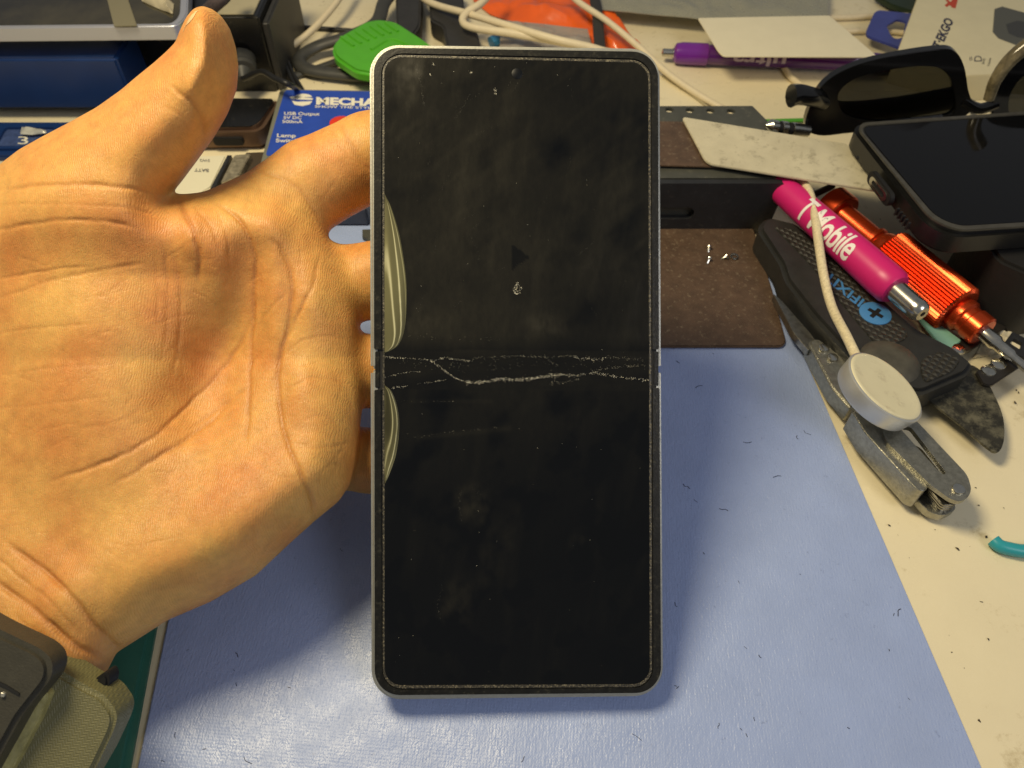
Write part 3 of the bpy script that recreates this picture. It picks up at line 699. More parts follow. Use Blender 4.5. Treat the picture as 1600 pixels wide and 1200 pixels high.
rim_ = [(j, 0) for j in range(15)]+[(14, i) for i in range(1, 9)]+[(j, 8) for j in range(13, -1, -1)]+[(0, i) for i in range(7, 0, -1)]
for k in range(len(rim_)):
    p, q = rim_[k-1], rim_[k]; bmn.faces.new((rows[p[0]][p[1]], rows[q[0]][q[1]], rowsb[q[0]][q[1]], rowsb[p[0]][p[1]]))
link('thumbnail', bmn, nailm, hand, smooth=80)

# ================================================================== WRIST WATCH BAND (lower left)
M_olive = mat('olive_band', (0.15, 0.14, 0.06), 0.55, var=0.1, vscale=2, bump=0.01, bscale=12)
def herring(m):
    N = m.node_tree.nodes; L = m.node_tree.links; b = N['Principled BSDF']; tc = [n for n in N if n.type == 'TEX_COORD'][0]
    mp = N.new('ShaderNodeMapping'); mp.inputs['Rotation'].default_value = (0, 0, math.radians(35)); L.new(tc.outputs['Object'], mp.inputs[0])
    sx = N.new('ShaderNodeSeparateXYZ'); L.new(mp.outputs[0], sx.inputs[0])
    pp = N.new('ShaderNodeMath'); pp.operation = 'PINGPONG'; pp.inputs[1].default_value = 0.06; L.new(sx.outputs['X'], pp.inputs[0])
    ad = N.new('ShaderNodeMath'); ad.operation = 'ADD'; L.new(pp.outputs[0], ad.inputs[0]); L.new(sx.outputs['Y'], ad.inputs[1])
    p2 = N.new('ShaderNodeMath'); p2.operation = 'PINGPONG'; p2.inputs[1].default_value = 0.03; L.new(ad.outputs[0], p2.inputs[0])
    bp = N.new('ShaderNodeBump'); bp.inputs['Distance'].default_value = 0.35; bp.inputs['Strength'].default_value = 0.7; L.new(p2.outputs[0], bp.inputs['Height']); L.new(bp.outputs[0], b.inputs['Normal'])
herring(M_olive)
M_clasp = mat('clasp_grey', (0.045, 0.042, 0.03), 0.45, var=0.15, vscale=3, bump=0.008, bscale=25, spec=0.4)
watch = thing('wristwatch', 'olive ridged wristwatch band with a dark grey clasp around the wrist', 'watch', D(60, 1120, 15.2))
def DS(loop, t0, th, bev=0.06, seg=3, tx=0.0, ty=0.0):
    """slab facing the viewer at distance t0 (slope tx,ty per px) with real thickness"""
    n = CD
    f = lambda x, y: D(x, y, t0+tx*(x-80)+ty*(y-1100))
    g = lambda x, y: f(x, y)+n*th
    return prism([loop], f, g, bev, seg)
link('band', DS(roundpoly([(20, 1010), (75, 1040), (128, 1072), (160, 1088), (181, 1118), (176, 1140), (150, 1195), (118, 1250), (40, 1330), (-120, 1330), (-160, 1100)], [0, 0, 10, 10, 14, 10, 0, 0, 0, 0, 0], 4), 15.3, 0.9, 0.09, 3, 0.003, -0.002), M_olive, watch)
link('band_edge', DS(roundpoly([(-40, 1230), (30, 1120), (64, 1076), (76, 1086), (60, 1125), (20, 1200), (-20, 1260)], 4, 3), 15.12, 0.3, 0.05, 2, 0.003, -0.002), mat('worn_olive_edge', (0.36, 0.33, 0.13), 0.4, var=0.3, vscale=4, bump=0.02, bscale=9), watch)
cl = link('clasp', DS(roundpoly([(-160, 900), (-10, 984), (62, 1018), (78, 1036), (76, 1062), (30, 1120), (-30, 1230), (-160, 1330)], [0, 10, 12, 12, 14, 10, 0, 0], 5), 14.65, 0.7, 0.1, 4, 0.002, -0.002), M_clasp, watch)
link('clasp_groove', DS([(-60, 1040), (8, 1070), (30, 1084), (29, 1087), (6, 1074), (-60, 1046)], 14.62, 0.06, 0, 1, 0.002, -0.002), M_groove, cl)
link('pin', DS(roundpoly([(1, 1082), (7, 1084), (6, 1090), (0, 1089)], 1, 2), 14.6, 0.08, 0.01, 1, 0.002, -0.002), M_silver, cl)
link('keeper', DS(roundpoly([(146, 1062), (164, 1050), (170, 1062), (166, 1078), (155, 1076)], 5, 4), 15.9, 0.5, 0.06, 2), M_groove, watch)

# teal tray at the lower left
M_teal = mat('teal_plastic', (0.04, 0.16, 0.12), 0.3, var=0.1, vscale=1)
bm = slab([(243, 962), (196, 1210), (150, 1500), (-500, 1500), (-500, 800), (150, 830)], 0.42, 0.42, 0.16, 4)
tag(link('tray', bm, M_teal), 'dark teal plastic tray on the desk beside the wrist', 'tray')

# ================================================================== TOOL REST, BROWN PLATE, SCREWS
M_blk = mat('black_metal', (0.018, 0.019, 0.021), 0.45, var=0.25, vscale=1.5, bump=0.003, bscale=25, stain=(0.07, 0.07, 0.06), samt=0.3, sscale=4)
M_blk2 = mat('slate_metal', (0.085, 0.087, 0.072), 0.4, 0.3, var=0.15, vscale=1.5, stain=(0.25, 0.23, 0.16), samt=0.3, sscale=3)
M_brown = mat('brown_rubber', (0.085, 0.052, 0.032), 0.45, var=0.25, vscale=2.0, bump=0.01, bscale=14, stain=(0.22, 0.17, 0.11), samt=0.33, sscale=6)
rest = thing('tool_rest', 'black metal tool rest with a row of holes, right of the folding phone', 'tool rest', (5, 26, ZM))
def trx(z): return 10.1
fr = [(-4.5, 0.0), (10.1, 0.0), (10.1, 2.3), (-4.5, 2.3)]
# front plate with slot: built in x,z
slot = roundpoly([(5.0, 0.78), (6.95, 0.78), (6.95, 1.32), (5.0, 1.32)], 0.26, 5)
bm = prism([[(a, b_) for a, b_ in roundpoly([(-4.5, ZM), (9.95, ZM), (10.15, 2.42), (-4.5, 2.42)], [0, 0.1, 0.25, 0])], slot],
           lambda x, z: (x, 23.55, z), lambda x, z: (x, 23.8, z), 0.04)
link('front_plate', bm, M_blk, rest)
link('slot_back', box(4.6, 7.4, 23.85, 24.0, 0.4, 1.7, 0), M_groove, rest)
link('body', box(-4.5, 9.95, 23.82, 27.2, ZM, 2.38, 0.12), M_blk2, rest)
holes = [roundpoly([(p.x-0.16, p.y-0.16), (p.x+0.16, p.y-0.16), (p.x+0.16, p.y+0.16), (p.x-0.16, p.y+0.16)], 0.159, 4) for p in [G(1046+k*32, 171.5+k*0.8, 2.46) for k in range(4)]]
o_ = [(-4.5, 24.6), (10.35, 24.6)]
A_ = G(1216, 205, 2.46); B_ = G(1176, 165, 2.46)
bm = prism([[(-4.5, 25.2), (A_.x+0.25, 25.2), (A_.x, A_.y), (B_.x, B_.y), (-4.5, B_.y-0.05)]]+holes, lambda x, y: (x, y, 2.46), lambda x, y: (x, y, 2.30), 0.02)
link('hole_plate', bm, M_blk2, rest)
bm = slab([(940, 188), (1099, 190), (1160, 212), (1170, 262), (940, 256)], 2.53, 0.06, 0.015)
link('brown_strip', bm, M_brown, rest)
bm = slab(roundpoly([(700, 352), (1176, 352), (1206, 450), (1231, 541), (700, 541)], [0, 6, 0, 14, 0]), 0.3, 0.13, 0.04)
tag(link('rubber_plate', bm, M_brown), 'scuffed dark brown rubber plate lying on the blue mat in front of the tool rest', 'plate')
M_chrome = mat('steel', (0.62, 0.60, 0.52), 0.22, 1.0, var=0.15, vscale=5)
M_steel2 = mat('worn_steel', (0.32, 0.31, 0.27), 0.33, 1.0, var=0.3, vscale=5, bump=0.004, bscale=18)
def screw(px, py, lean, lab):
    c = G(px, py, 0.3); t = thing('screw', lab, 'screw', c, 'loose screws on the brown plate')
    ax = Vector((math.cos(lean)*0.8, math.sin(lean)*0.8, 0.5)); a = c+Vector((0, 0, 0.09))
    hd = link('head', lathe(a, a+ax, [(0, 0.07), (0.02, 0.1), (0.07, 0.1), (0.09, 0.08)], 14), M_chrome, t)
    link('shank', lathe(a-ax.normalized()*0.2, a, [(0, 0.03), (0.03, 0.045), (0.195, 0.045)], 8), M_chrome, t)
screw(1107, 390, 1.3, 'upper left one of the loose steel screws on the brown rubber plate')
screw(1107, 408, 1.1, 'lower left one of the loose steel screws on the brown rubber plate')
screw(1133, 404, 0.2, 'right one of the loose steel screws on the brown plate, beside the washer')
c = G(1147, 402, 0.3)
bm = bmesh.new()
tube([c+Vector((0.13*math.cos(a), 0.13*math.sin(a), 0.04)) for a in [k*math.pi/4 for k in range(8)]], 0.04, 6, 4, True, bm)
tag(link('washer', bm, M_chrome), 'tiny steel ring washer lying on the brown rubber plate', 'washer')
tag(link('tool_tray', box(-8.9, -5.6, 23.9, 25.5, ZM, 1.0, 0.08), mat('slate_tray', (0.05, 0.06, 0.09), 0.4, var=0.2)), 'dark slate tray seen between index and middle finger', 'tray')
bm = slab([(566, 358), (640, 356), (640, 392), (572, 390), (574, 372), (566, 370)], 0.35, 0.18, 0.02)
tag(link('bracket', bm, M_blk2), 'small dark notched bracket on the mat seen between the fingers', 'bracket')

# spudger card
M_spud = mat('dirty_plastic', (0.56, 0.51, 0.36), 0.36, var=0.12, vscale=0.6, bump=0.004, bscale=9, stain=(0.27, 0.24, 0.16), samt=0.34, sscale=1.8, rvar=0.1)
bm = slab(roundpoly([(1065, 182), (1322, 224), (1420, 300), (1366, 297), (1104, 255)], [6, 0, 0, 0, 10]), 2.68, 0.09, 0.02)
tag(link('pry_card', bm, M_spud), 'dirty cream plastic pry card lying across the black tool rest', 'pry card')

# ================================================================== BLACK PHONE ON THE RIGHT
zb = 3.75
M_case = mat('phone_case', (0.009, 0.009, 0.0085), 0.32, var=0.2, vscale=3, bump=0.004, bscale=30)
M_caserim = mat('case_rim', (0.055, 0.052, 0.042), 0.38, 0.0, var=0.25, vscale=3)
M_glass = mat('black_glass', (0.003, 0.003, 0.003), 0.06, rvar=0.03, spec=0.3)
bph = thing('black_phone', 'black phone in a dark case with its charging port facing left, beside the glasses', 'phone', G(1500, 300, zb-1))
oc = roundpoly([(1328, 190), (1760, 160), (1860, 340), (1466, 368)], [22, 30, 40, 46], 8)
link('case', slab(oc, zb-0.05, 0.95, 0.16, 4), M_case, bph)
oi = roundpoly([(1344, 197), (1750, 168), (1845, 332), (1476, 354)], [18, 24, 34, 36], 8)
link('rim', slab([roundpoly([(1333, 192), (1756, 163), (1855, 338), (1470, 362)], [22, 30, 40, 44], 8), roundpoly([(1341, 197), (1750, 168), (1845, 332), (1476, 354)], [18, 24, 34, 36], 8)], zb, 0.08, 0.02), M_caserim, bph)
link('screen', slab(oi, zb-0.03, 0.05, 0.0), M_glass, bph)
Ae = G(1334, 212, zb); Be = G(1452, 362, zb)
ed = (Be-Ae).normalized(); en = Vector((ed.y, -ed.x, 0)).normalized()
if en.x > 0: en = -en
def onside(t, dz): return Ae.lerp(Be, t)+Vector((0, 0, dz-0.5))+en*0.0
def stad(t0, t1, h, off, th):
    L_ = (Be-Ae).length; lp = roundpoly([(t0*L_, -h/2), (t1*L_, -h/2), (t1*L_, h/2), (t0*L_, h/2)], h*0.49, 4)
    f = lambda a, b_: Ae+ed*a+Vector((0, 0, b_-0.52))+en*off
    return lp, f, (lambda a, b_: Ae+ed*a+Vector((0, 0, b_-0.52))+en*(off-th))
lp, f, g = stad(0.30, 0.60, 0.52, 0.06, 0.2); o_port = link('port_recess', prism([lp], f, g, 0.03), M_groove, bph)
lp, f, g = stad(0.345, 0.56, 0.34, 0.09, 0.1); lp2, _, _ = stad(0.375, 0.53, 0.18, 0, 0); link('charging_port', prism([lp, lp2], f, g, 0.0), M_chrome, bph)
for k in range(5):
    lp, f, g = stad(0.68+k*0.035, 0.695+k*0.035, 0.3, 0.07, 0.1); link('speaker_slot', prism([lp], f, g, 0.0), M_groove, bph)
link('microphone', disc(Ae.lerp(Be, 0.13)+Vector((0, 0, -0.45))+en*0.05, en, 0.07, 0.05, 12, 0.01), M_groove, bph)
# what the phone rests on
bm = slab(roundpoly([(1520, 330), (1800, 330), (1800, 410), (1640, 440), (1560, 405)], 12), zb-1.02, zb-1.02-0.01, 0.2, 4)
tag(link('tool_case', bm, mat('dark_case', (0.012, 0.011, 0.010), 0.6, bump=0.01, bscale=6)), 'black soft tool case under the black phone at the right edge', 'case')

# ================================================================== GLASSES
gl = thing('glasses', 'black thick-rimmed glasses standing behind the black phone, next to the printed box', 'glasses', PY(1450, 200, 27.6))
M_acet = mat('black_acetate', (0.006, 0.006, 0.006), 0.16, coat=0.3)
YG = 27.6
def gp(x, y): return PY(x, y, YG)
outer = catmull([Vector((x, y, 0)) for x, y in ((1258, 196), (1274, 150), (1300, 121), (1345, 100), (1405, 86), (1470, 77), (1494, 82), (1507, 105), (1513, 140), (1518, 165), (1500, 188), (1420, 200), (1330, 208), (1280, 212))], 5, True)
inner = catmull([Vector((x, y, 0)) for x, y in ((1310, 148), (1340, 122), (1400, 108), (1455, 104), (1480, 116), (1490, 140), (1489, 178), (1440, 188), (1370, 192), (1322, 180))], 5, True)
def yprism(loops, y, th, bev): return prism([[(gp(p[0], p[1]).x, gp(p[0], p[1]).z) for p in lp] for lp in loops], lambda x, z: (x, y, z), lambda x, z: (x, y+th, z), bev, 2)
link('rim', yprism([outer, inner], YG, 0.35, 0.06), M_acet, gl)
link('lens', yprism([catmull([Vector((x, y, 0)) for x, y in ((1306, 148), (1338, 118), (1400, 104), (1458, 100), (1484, 114), (1494, 140), (1493, 180), (1440, 192), (1370, 196), (1318, 184))], 5, True)], YG+0.14, 0.06, 0), mat('grey_lens', (0.06, 0.062, 0.06), 0.03, trans=1.0), gl)
outer2 = catmull([Vector((x, y, 0)) for x, y in ((1556, 190), (1550, 160), (1566, 120), (1600, 92), (1660, 80), (1740, 84), (1770, 110), (1760, 170), (1700, 205), (1600, 210))], 5, True)
inner2 = catmull([Vector((x, y, 0)) for x, y in ((1580, 180), (1578, 155), (1592, 128), (1620, 110), (1670, 100), (1725, 104), (1745, 125), (1738, 165), (1690, 186), (1610, 192))], 5, True)
link('rim', yprism([outer2, inner2], YG, 0.35, 0.06), M_acet, gl)
link('lens', yprism([inner2], YG+0.14, 0.06, 0), bpy.data.materials['grey_lens'], gl)
link('bridge', tube([gp(1505, 160)+Vector((0, 0.15, 0)), gp(1530, 172)+Vector((0, 0.1, 0)), gp(1560, 165)+Vector((0, 0.15, 0))], 0.22), M_acet, gl)
link('nose_pad', tube([gp(1512, 178), gp(1525, 186)+Vector((0, 0.3, 0)), gp(1540, 180)+Vector((0, 0.6, 0))], 0.1), mat('clear_pad', (0.6, 0.55, 0.4), 0.15), gl)
link('temple', tube([gp(1290, 165)+Vector((0, 0.2, 0)), PY(1270, 152, YG-0.3), PY(1248, 148, YG-0.5), PY(1236, 150, YG-0.6)], lambda t: 0.26+0.12*t, 12, 8, flat=1.2), M_acet, gl)
link('temple', tube([gp(1285, 178)+Vector((0, 0.35, 0)), PY(1320, 176, YG+0.7), PY(1400, 168, YG+0.9), PY(1500, 150, YG+1.0)], lambda t: 0.30, 12, 8, flat=1.7), M_acet, gl)
link('temple_tip', tube([PY(1620, 60, YG-0.2), PY(1580, 92, YG-0.3), PY(1556, 125, YG-0.4), PY(1545, 155, YG-0.45)], lambda t: 0.30-0.1*t, 12, 8), mat('tortoise_tip', (0.16, 0.13, 0.07), 0.15, var=0.6, vscale=3), gl)

# ================================================================== TOP RIGHT: PRINTED BOX, HANG TAB, CARD, PEN, POUCH
M_card = mat('white_card', (0.74, 0.66, 0.42), 0.55, var=0.04, vscale=1)
M_ink = mat('dark_ink', (0.03, 0.03, 0.06), 0.5)
pb = thing('product_box', 'cream product box with dark lettering and a picture of a device, top right corner', 'box', G(1500, 60, 0.0))
zb2 = 1.3
link('carton', slab([(1447, -40), (1400, 88), (1512, 118), (1640, 112), (1760, 60), (1800, -40)], zb2, zb2, 0.03), M_card, pb)
fb = lambda x, y: G(x, y, zb2+0.008)
text('BEST·EKGO', (1449, 95), (1478, 32), 14, lambda x, y: fb(x+12, y), M_ink, pb, 0.04)
M_red = mat('red_print', (0.55, 0.06, 0.02), 0.5)
def flat(px_loop, fn, m, parent, name='print'):
    bm = bmesh.new(); bm.faces.new([bm.verts.new(fn(p[0], p[1])) for p in px_loop]); return link(name, bm, m, parent, smooth=0)
flat([(1476, 8), (1481, 4), (1477, 0), (1481, -1), (1485, 3), (1489, -2), (1497, -2), (1493, 13), (1488, 12), (1484, 8), (1479, 11)], fb, M_red, pb)
M_gr = mat('grey_print', (0.10, 0.10, 0.08), 0.5)
flat([(1554, 14), (1566, 10), (1602, 20), (1640, 30), (1640, 80), (1597, 74), (1560, 60), (1551, 50)], fb, M_gr, pb)
flat([(1572, 38), (1590, 32), (1610, 36), (1610, 60), (1590, 58), (1576, 52)], lambda x, y: G(x, y, zb2+0.012), mat('grey_print_dark', (0.05, 0.05, 0.045), 0.5), pb)
text('D', (1534, 96), (1534, 87), 12, fb, M_ink, pb, 0.0); text(':', (1519, 95), (1518, 88), 5, fb, M_ink, pb, 0.02)
text('Body', (1538, 100), (1539, 91), 4, fb, M_gr, pb); text('Volume', (1546, 104), (1549, 91), 4, fb, M_gr, pb)
M_tab = mat('blue_tab', (0.045, 0.06, 0.27), 0.35, var=0.1)
hole = roundpoly([(1385, 40), (1402, 30), (1416, 33), (1411, 58), (1401, 61), (1393, 57)], 3, 3)
hb = thing('hang_tab', 'blue plastic hang tab with a diamond hole against the printed box', 'hang tab', G(1385, 50, 0.3))
link('tab', slab([roundpoly([(1368, 15), (1434, 22), (1411, 76), (1351, 54)], [8, 3, 3, 8], 4), hole], 0.75, 0.13, 0.02), M_tab, hb)
link('folded_edge', tube([G(1443, 10, 0.9), G(1428, 45, 0.9), G(1411, 80, 0.8)], 0.14, 8), M_tab, hb)
bm = slab([(1365, -10), (1392, 6), (1434, 20), (1444, 4), (1440, -20)], 0.5, 0.3, 0.05)
tag(link('pouch', bm, mat('dark_green', (0.015, 0.03, 0.012), 0.5)), 'dark green pouch at the top edge left of the printed box', 'pouch')
bm = slab(roundpoly([(1090, 28), (1296, 24), (1370, 87), (1360, 89), (1130, 88), (1122, 80)], [3, 3, 6, 0, 4, 4]), 1.55, 0.05, 0.012)
tag(link('paper_card', bm, mat('blank_card', (0.80, 0.73, 0.52), 0.6, var=0.03)), 'blank cream paper card lying on top of the purple pen', 'card')
# purple pen
A = G(1034, 82, 0.55); B = G(1425, 100, 0.55); Lp = (B-A).length
pen = thing('purple_pen', 'translucent purple ballpoint pen lying under the blank card', 'pen', G(1200, 100, 0))
M_pur = mat('purple_plastic', (0.16, 0.02, 0.28), 0.22, coat=0.4); M_pur2 = mat('purple_dark', (0.085, 0.012, 0.16), 0.18, coat=0.5)
link('plunger', lathe(A, B, [(0, 0.10), (0.04, 0.19), (0.5, 0.19), (0.52, 0.23), (0.7, 0.23)], 20), M_chrome, pen)
link('grip', lathe(A, B, [(0.58, 0.30), (0.68, 0.46), (1.0, 0.52), (2.2, 0.52), (2.25, 0.47)], 32), M_pur, pen)
link('barrel', lathe(A, B, [(2.22, 0.46), (4.0, 0.49), (8.0, 0.47), (10.5, 0.42), (Lp, 0.35)], 32), M_pur2, pen)
M_lt = mat('pale_print', (0.55, 0.45, 0.60), 0.5)
cyltext('ultra', B, A, 0.49, Lp-5.95, Lp-3.35, 0.62, -0.30, M_lt, pen, bold=0.02)
# translucent bag at top
M_bag = mat('frosted_bag', (0.44, 0.43, 0.33), 0.3, var=0.06, vscale=0.6, trans=0.35, rvar=0.1)
bm = loft([(928, -45), (1292, -45)], [(938, 15), (1010, 22), (1095, 30), (1200, 33), (1293, 35)], lambda x, y: G(x, y, 0.9), 70, 24, 0.28, 0.45, 3, 0.04, 0.12)
tag(link('plastic_bag', bm, M_bag), 'frosted grey plastic bag at the top edge above the blank card', 'bag')
# orange bag, wrapper, cables
M_or = mat('orange_wrap', (0.86, 0.13, 0.015), 0.3, var=0.12, vscale=0.7, coat=0.3)
bm = loft([(735, -40), (930, -45), (945, 10), (1010, 82)], [(740, 2), (765, 22), (800, 34), (860, 52), (985, 92)], lambda x, y: G(x, y, 0.10), 70, 30, 0.5, 0.5, 8, 0.04, 0.35)
tag(link('orange_bag', bm, M_or), 'crumpled bright orange plastic bag behind the top edge of the folding phone', 'bag')
M_clear = mat('clear_wrap', (0.55, 0.50, 0.42), 0.25, var=0.1, trans=0.45)
bm = loft([(783, 32), (850, 38), (918, 46)], [(780, 85), (850, 88), (930, 90)], lambda x, y: G(x, y, 0.75), 30, 20, 0.3, 0.8, 5, 0.03, 0.15)
tag(link('clear_wrapper', bm, M_clear), 'cloudy clear wrapper lying over the orange bag', 'wrapper')
tag(link('black_strap', tube([G(925, -20, 1.3), G(933, 20, 1.2), G(936, 60, 1.0), G(940, 95, 0.9)], 0.28, 10, flat=0.4), mat('black_webbing', (0.03, 0.028, 0.025), 0.6)), 'short black strap crossing the orange bag behind the phone', 'strap')
bm = tube([G(768, 68, 0.3), G(785, 60, 0.4), G(810, 66, 0.4), G(820, 90, 0.4)], 0.35, 10)
tag(link('bottle_stopper', bm, mat('sky_blue', (0.05, 0.25, 0.50), 0.35)), 'small sky blue plastic cap between wrapper and folding phone', 'cap')
M_wc = mat('white_cable', (0.72, 0.62, 0.42), 0.5, var=0.05, vscale=3)
def cable(label, pts, r, m=M_wc, name='white_cable', flat=1.0):
    return tag(link(name, tube(pts, r, 12, 10, flat=flat), m), label, 'cable')
cable('white cable end reaching the black box at the upper left', [G(545, -30, 1.4), G(525, 5, 1.2), G(490, 45, 0.9), G(458, 70, 0.6), G(430, 83, 0.4)], 0.17)
cable('upper white cable running diagonally over the orange bag', [G(640, -25, 1.0), G(672, 4, 1.2), G(740, 24, 1.6), (G(810, 45, 1.8)), G(870, 62, 1.8), G(930, 76, 1.6), G(1000, 100, 1.0)], 0.18)
cable('looped white cable under the diagonal one, behind the phone', [G(775, -20, 2.0), G(752, 5, 1.9), G(730, 19, 1.7), G(723, 33, 1.5), G(738, 43, 1.5), G(800, 52, 1.6), G(880, 66, 1.6), G(960, 84, 1.4)], 0.19)
cable('long white cable running down to the right from the orange bag', [G(880, -20, 1.7), G(905, 4, 1.6), G(950, 34, 1.3), G(1000, 75, 0.8), G(1050, 120, 0.35), G(1120, 165, 0.18), G(1200, 205, 0.16)], 0.16)
cable('short white cable passing under the purple pen', [G(1190, 80, 0.16), G(1222, 103, 0.16), G(1237, 122, 0.16), G(1262, 140, 0.16), G(1300, 160, 0.16)], 0.15)
cable('white cable behind the hang tab', [G(1290, 28, 0.2), G(1330, 27, 0.2), G(1390, 24, 0.2), G(1450, 26, 0.2)], 0.15)
cable('white cable seen through the hang tab hole', [G(1300, 50, 0.2), G(1350, 49, 0.2), G(1400, 50, 0.2), G(1450, 56, 0.2)], 0.13)
M_bc = mat('black_cable', (0.012, 0.012, 0.012), 0.4); M_rub = mat('rubber_strap', (0.045, 0.045, 0.04), 0.5, var=0.15, vscale=3)
cable('thick black rubber loop left of the green scraper', [G(640, -35, 1.2), G(603, 0, 1.2), G(588, 35, 1.1), G(545, 57, 0.9), G(495, 73, 0.6), G(468, 92, 0.45), G(480, 108, 0.4), G(530, 116, 0.4), G(600, 122, 0.4)], 0.36, M_rub, 'rubber_loop', 0.7)
cable('dark strand lying under the thick black rubber loop', [G(425, 128, 0.2), G(470, 115, 0.2), G(520, 98, 0.25), G(560, 80, 0.3)], 0.2, M_rub, 'rubber_strand', 0.7)
cable('thin black cable running down to the blue box, outer one', [G(415, 5, 2.2), G(430, 14, 2.0), G(436, 30, 1.6), G(440, 70, 0.8), G(455, 110, 0.5), G(475, 145, 0.3)], 0.11, M_bc, 'black_cable')
cable('thin black cable running down to the blue box, inner one', [G(412, 18, 2.0), G(426, 32, 1.6), G(434, 65, 1.0), G(447, 105, 0.6), G(466, 145, 0.3)], 0.1, M_bc, 'black_cable')
cable('thin black cable lying straight across the desk behind the rubber loop', [G(430, 42, 0.12), G(470, 43, 0.12), G(530, 47, 0.12), G(570, 50, 0.12)], 0.13, M_bc, 'black_cable')
cable('thin grey line of cable lying on the desk right of the phone', [G(1035, 118, 0.06), G(1080, 148, 0.06), G(1110, 170, 0.06)], 0.06, mat('grey_cable', (0.4, 0.34, 0.2), 0.5), 'thin_cable')

# black stands behind
M_dk = mat('dark_plastic', (0.028, 0.027, 0.025), 0.5, var=0.2, vscale=2)
bm = slab(roundpoly([(617, -30), (659, -30), (656, 40), (645, 54), (625, 54), (619, 35)], 5), 1.2, 1.2, 0.1, 3)
tag(link('black_clip', bm, M_dk), 'black plastic clip standing behind the green scraper', 'clip')
bm = slab(roundpoly([(668, -30), (722, -20), (728, 30), (745, 45), (752, 72), (735, 85), (700, 82), (692, 40), (672, 30)], 6), 1.0, 1.0, 0.12, 3)
tag(link('black_holder', bm, M_dk), 'black plastic holder behind the top left corner of the folding phone', 'holder')
# green scraper
M_gn = mat('green_plastic', (0.085, 0.40, 0.02), 0.38, var=0.06, vscale=1.2, bump=0.006, bscale=7)
gs_ = thing('scraper', 'bright green ribbed plastic scraper behind the top left corner of the phone', 'scraper', G(590, 80, 0))
link('blade', slab(roundpoly([(518, 72), (528, 57), (570, 33), (592, 29), (620, 33), (662, 60), (690, 80), (700, 120), (600, 118), (554, 110), (522, 88)], 7), 1.35, 0.55, 0.14, 3), M_gn, gs_)
for k in range(7):
    x = 533+k*11.5; y = 58-k*4.2+max(0, k-4)*1.2
    link('rib', tube([G(x, y, 1.36), G(x+10, y+7, 1.37), G(x+20, y+14, 1.36)], 0.07, 8, 4), M_gn, gs_)
bm = bmesh.new(); tube([G(580, 78, 1.35), G(610, 62, 1.35), G(640, 72, 1.35), G(655, 90, 1.35)], 0.09, 8, 8, False, bm); link('arc', bm, M_gn, gs_)

# ================================================================== BLUE LAMP-SWITCH BOX
zq = 1.25
sb = thing('switch_box', 'blue labelled power box with white lettering and a red button, behind the index finger', 'power box', G(500, 200, 0))
M_bl = mat('blue_label', (0.02, 0.065, 0.40), 0.4, var=0.1, vscale=1.2, stain=(0.05, 0.08, 0.25), samt=0.28, sscale=4); M_gcase = mat('grey_case', (0.16, 0.165, 0.13), 0.45, var=0.1)
link('casing', slab(roundpoly([(437, 138), (660, 142), (660, 262), (404, 262)], [5, 0, 0, 7]), zq, zq-0.01, 0.08, 3), M_gcase, sb)
link('label_plate', slab(roundpoly([(445, 140.5), (655, 144), (655, 246), (415, 243)], [5, 0, 0, 4]), zq+0.02, 0.03, 0.006), M_bl, sb)
M_wt = mat('white_print', (0.80, 0.77, 0.62), 0.5)
fq = lambda x, y: G(x, y, zq+0.028)
text('MECHANIC', (494, 162.6), (634, 166.5), 10.5, fq, M_wt, sb, 0.05)
text('SHOW THE STYLE OF', (492, 168), (604, 170.8), 3.6, fq, M_wt, sb, 0.01)
text('USB Output', (444, 179.5), (499, 180.4), 4.8, fq, M_wt, sb, 0.01); text('5V DC', (443, 185.7), (471, 186.2), 4.4, fq, M_wt, sb, 0.01); text('500mA', (441, 191.9), (473, 192.4), 4.4, fq, M_wt, sb, 0.01)
text('Lamp', (433, 214), (462, 214.6), 5.4, fq, M_wt, sb, 0.015); text('Switch', (431, 222), (466, 222.6), 5.4, fq, M_wt, sb, 0.015)
def ell(cx, cy, rx, ry, n=24, a0=0, a1=2*math.pi): return [(cx+rx*math.cos(a0+(a1-a0)*k/n), cy+ry*math.sin(a0+(a1-a0)*k/n)) for k in range(n)]
bm = slab(ell(474, 152.5, 14, 6, 16, math.pi, 2*math.pi), zq+0.034, 0.006, 0)
slab([(452, 151.5), (458, 150.5), (489, 153.5), (488, 156), (470, 155.5), (455, 154.5)], zq+0.034, 0.006, 0, 1, bm)
slab([(456, 157), (464, 159), (476, 158.5), (488, 158), (484, 163), (472, 165.5), (460, 163.5)], zq+0.034, 0.006, 0, 1, bm)
link('emblem', bm, M_wt, sb)
link('button', disc(G(532, 190, zq+0.2), (0, 0, 1), 0.48, 0.22, 24, 0.06), mat('red_button', (0.75, 0.04, 0.01), 0.3), sb)

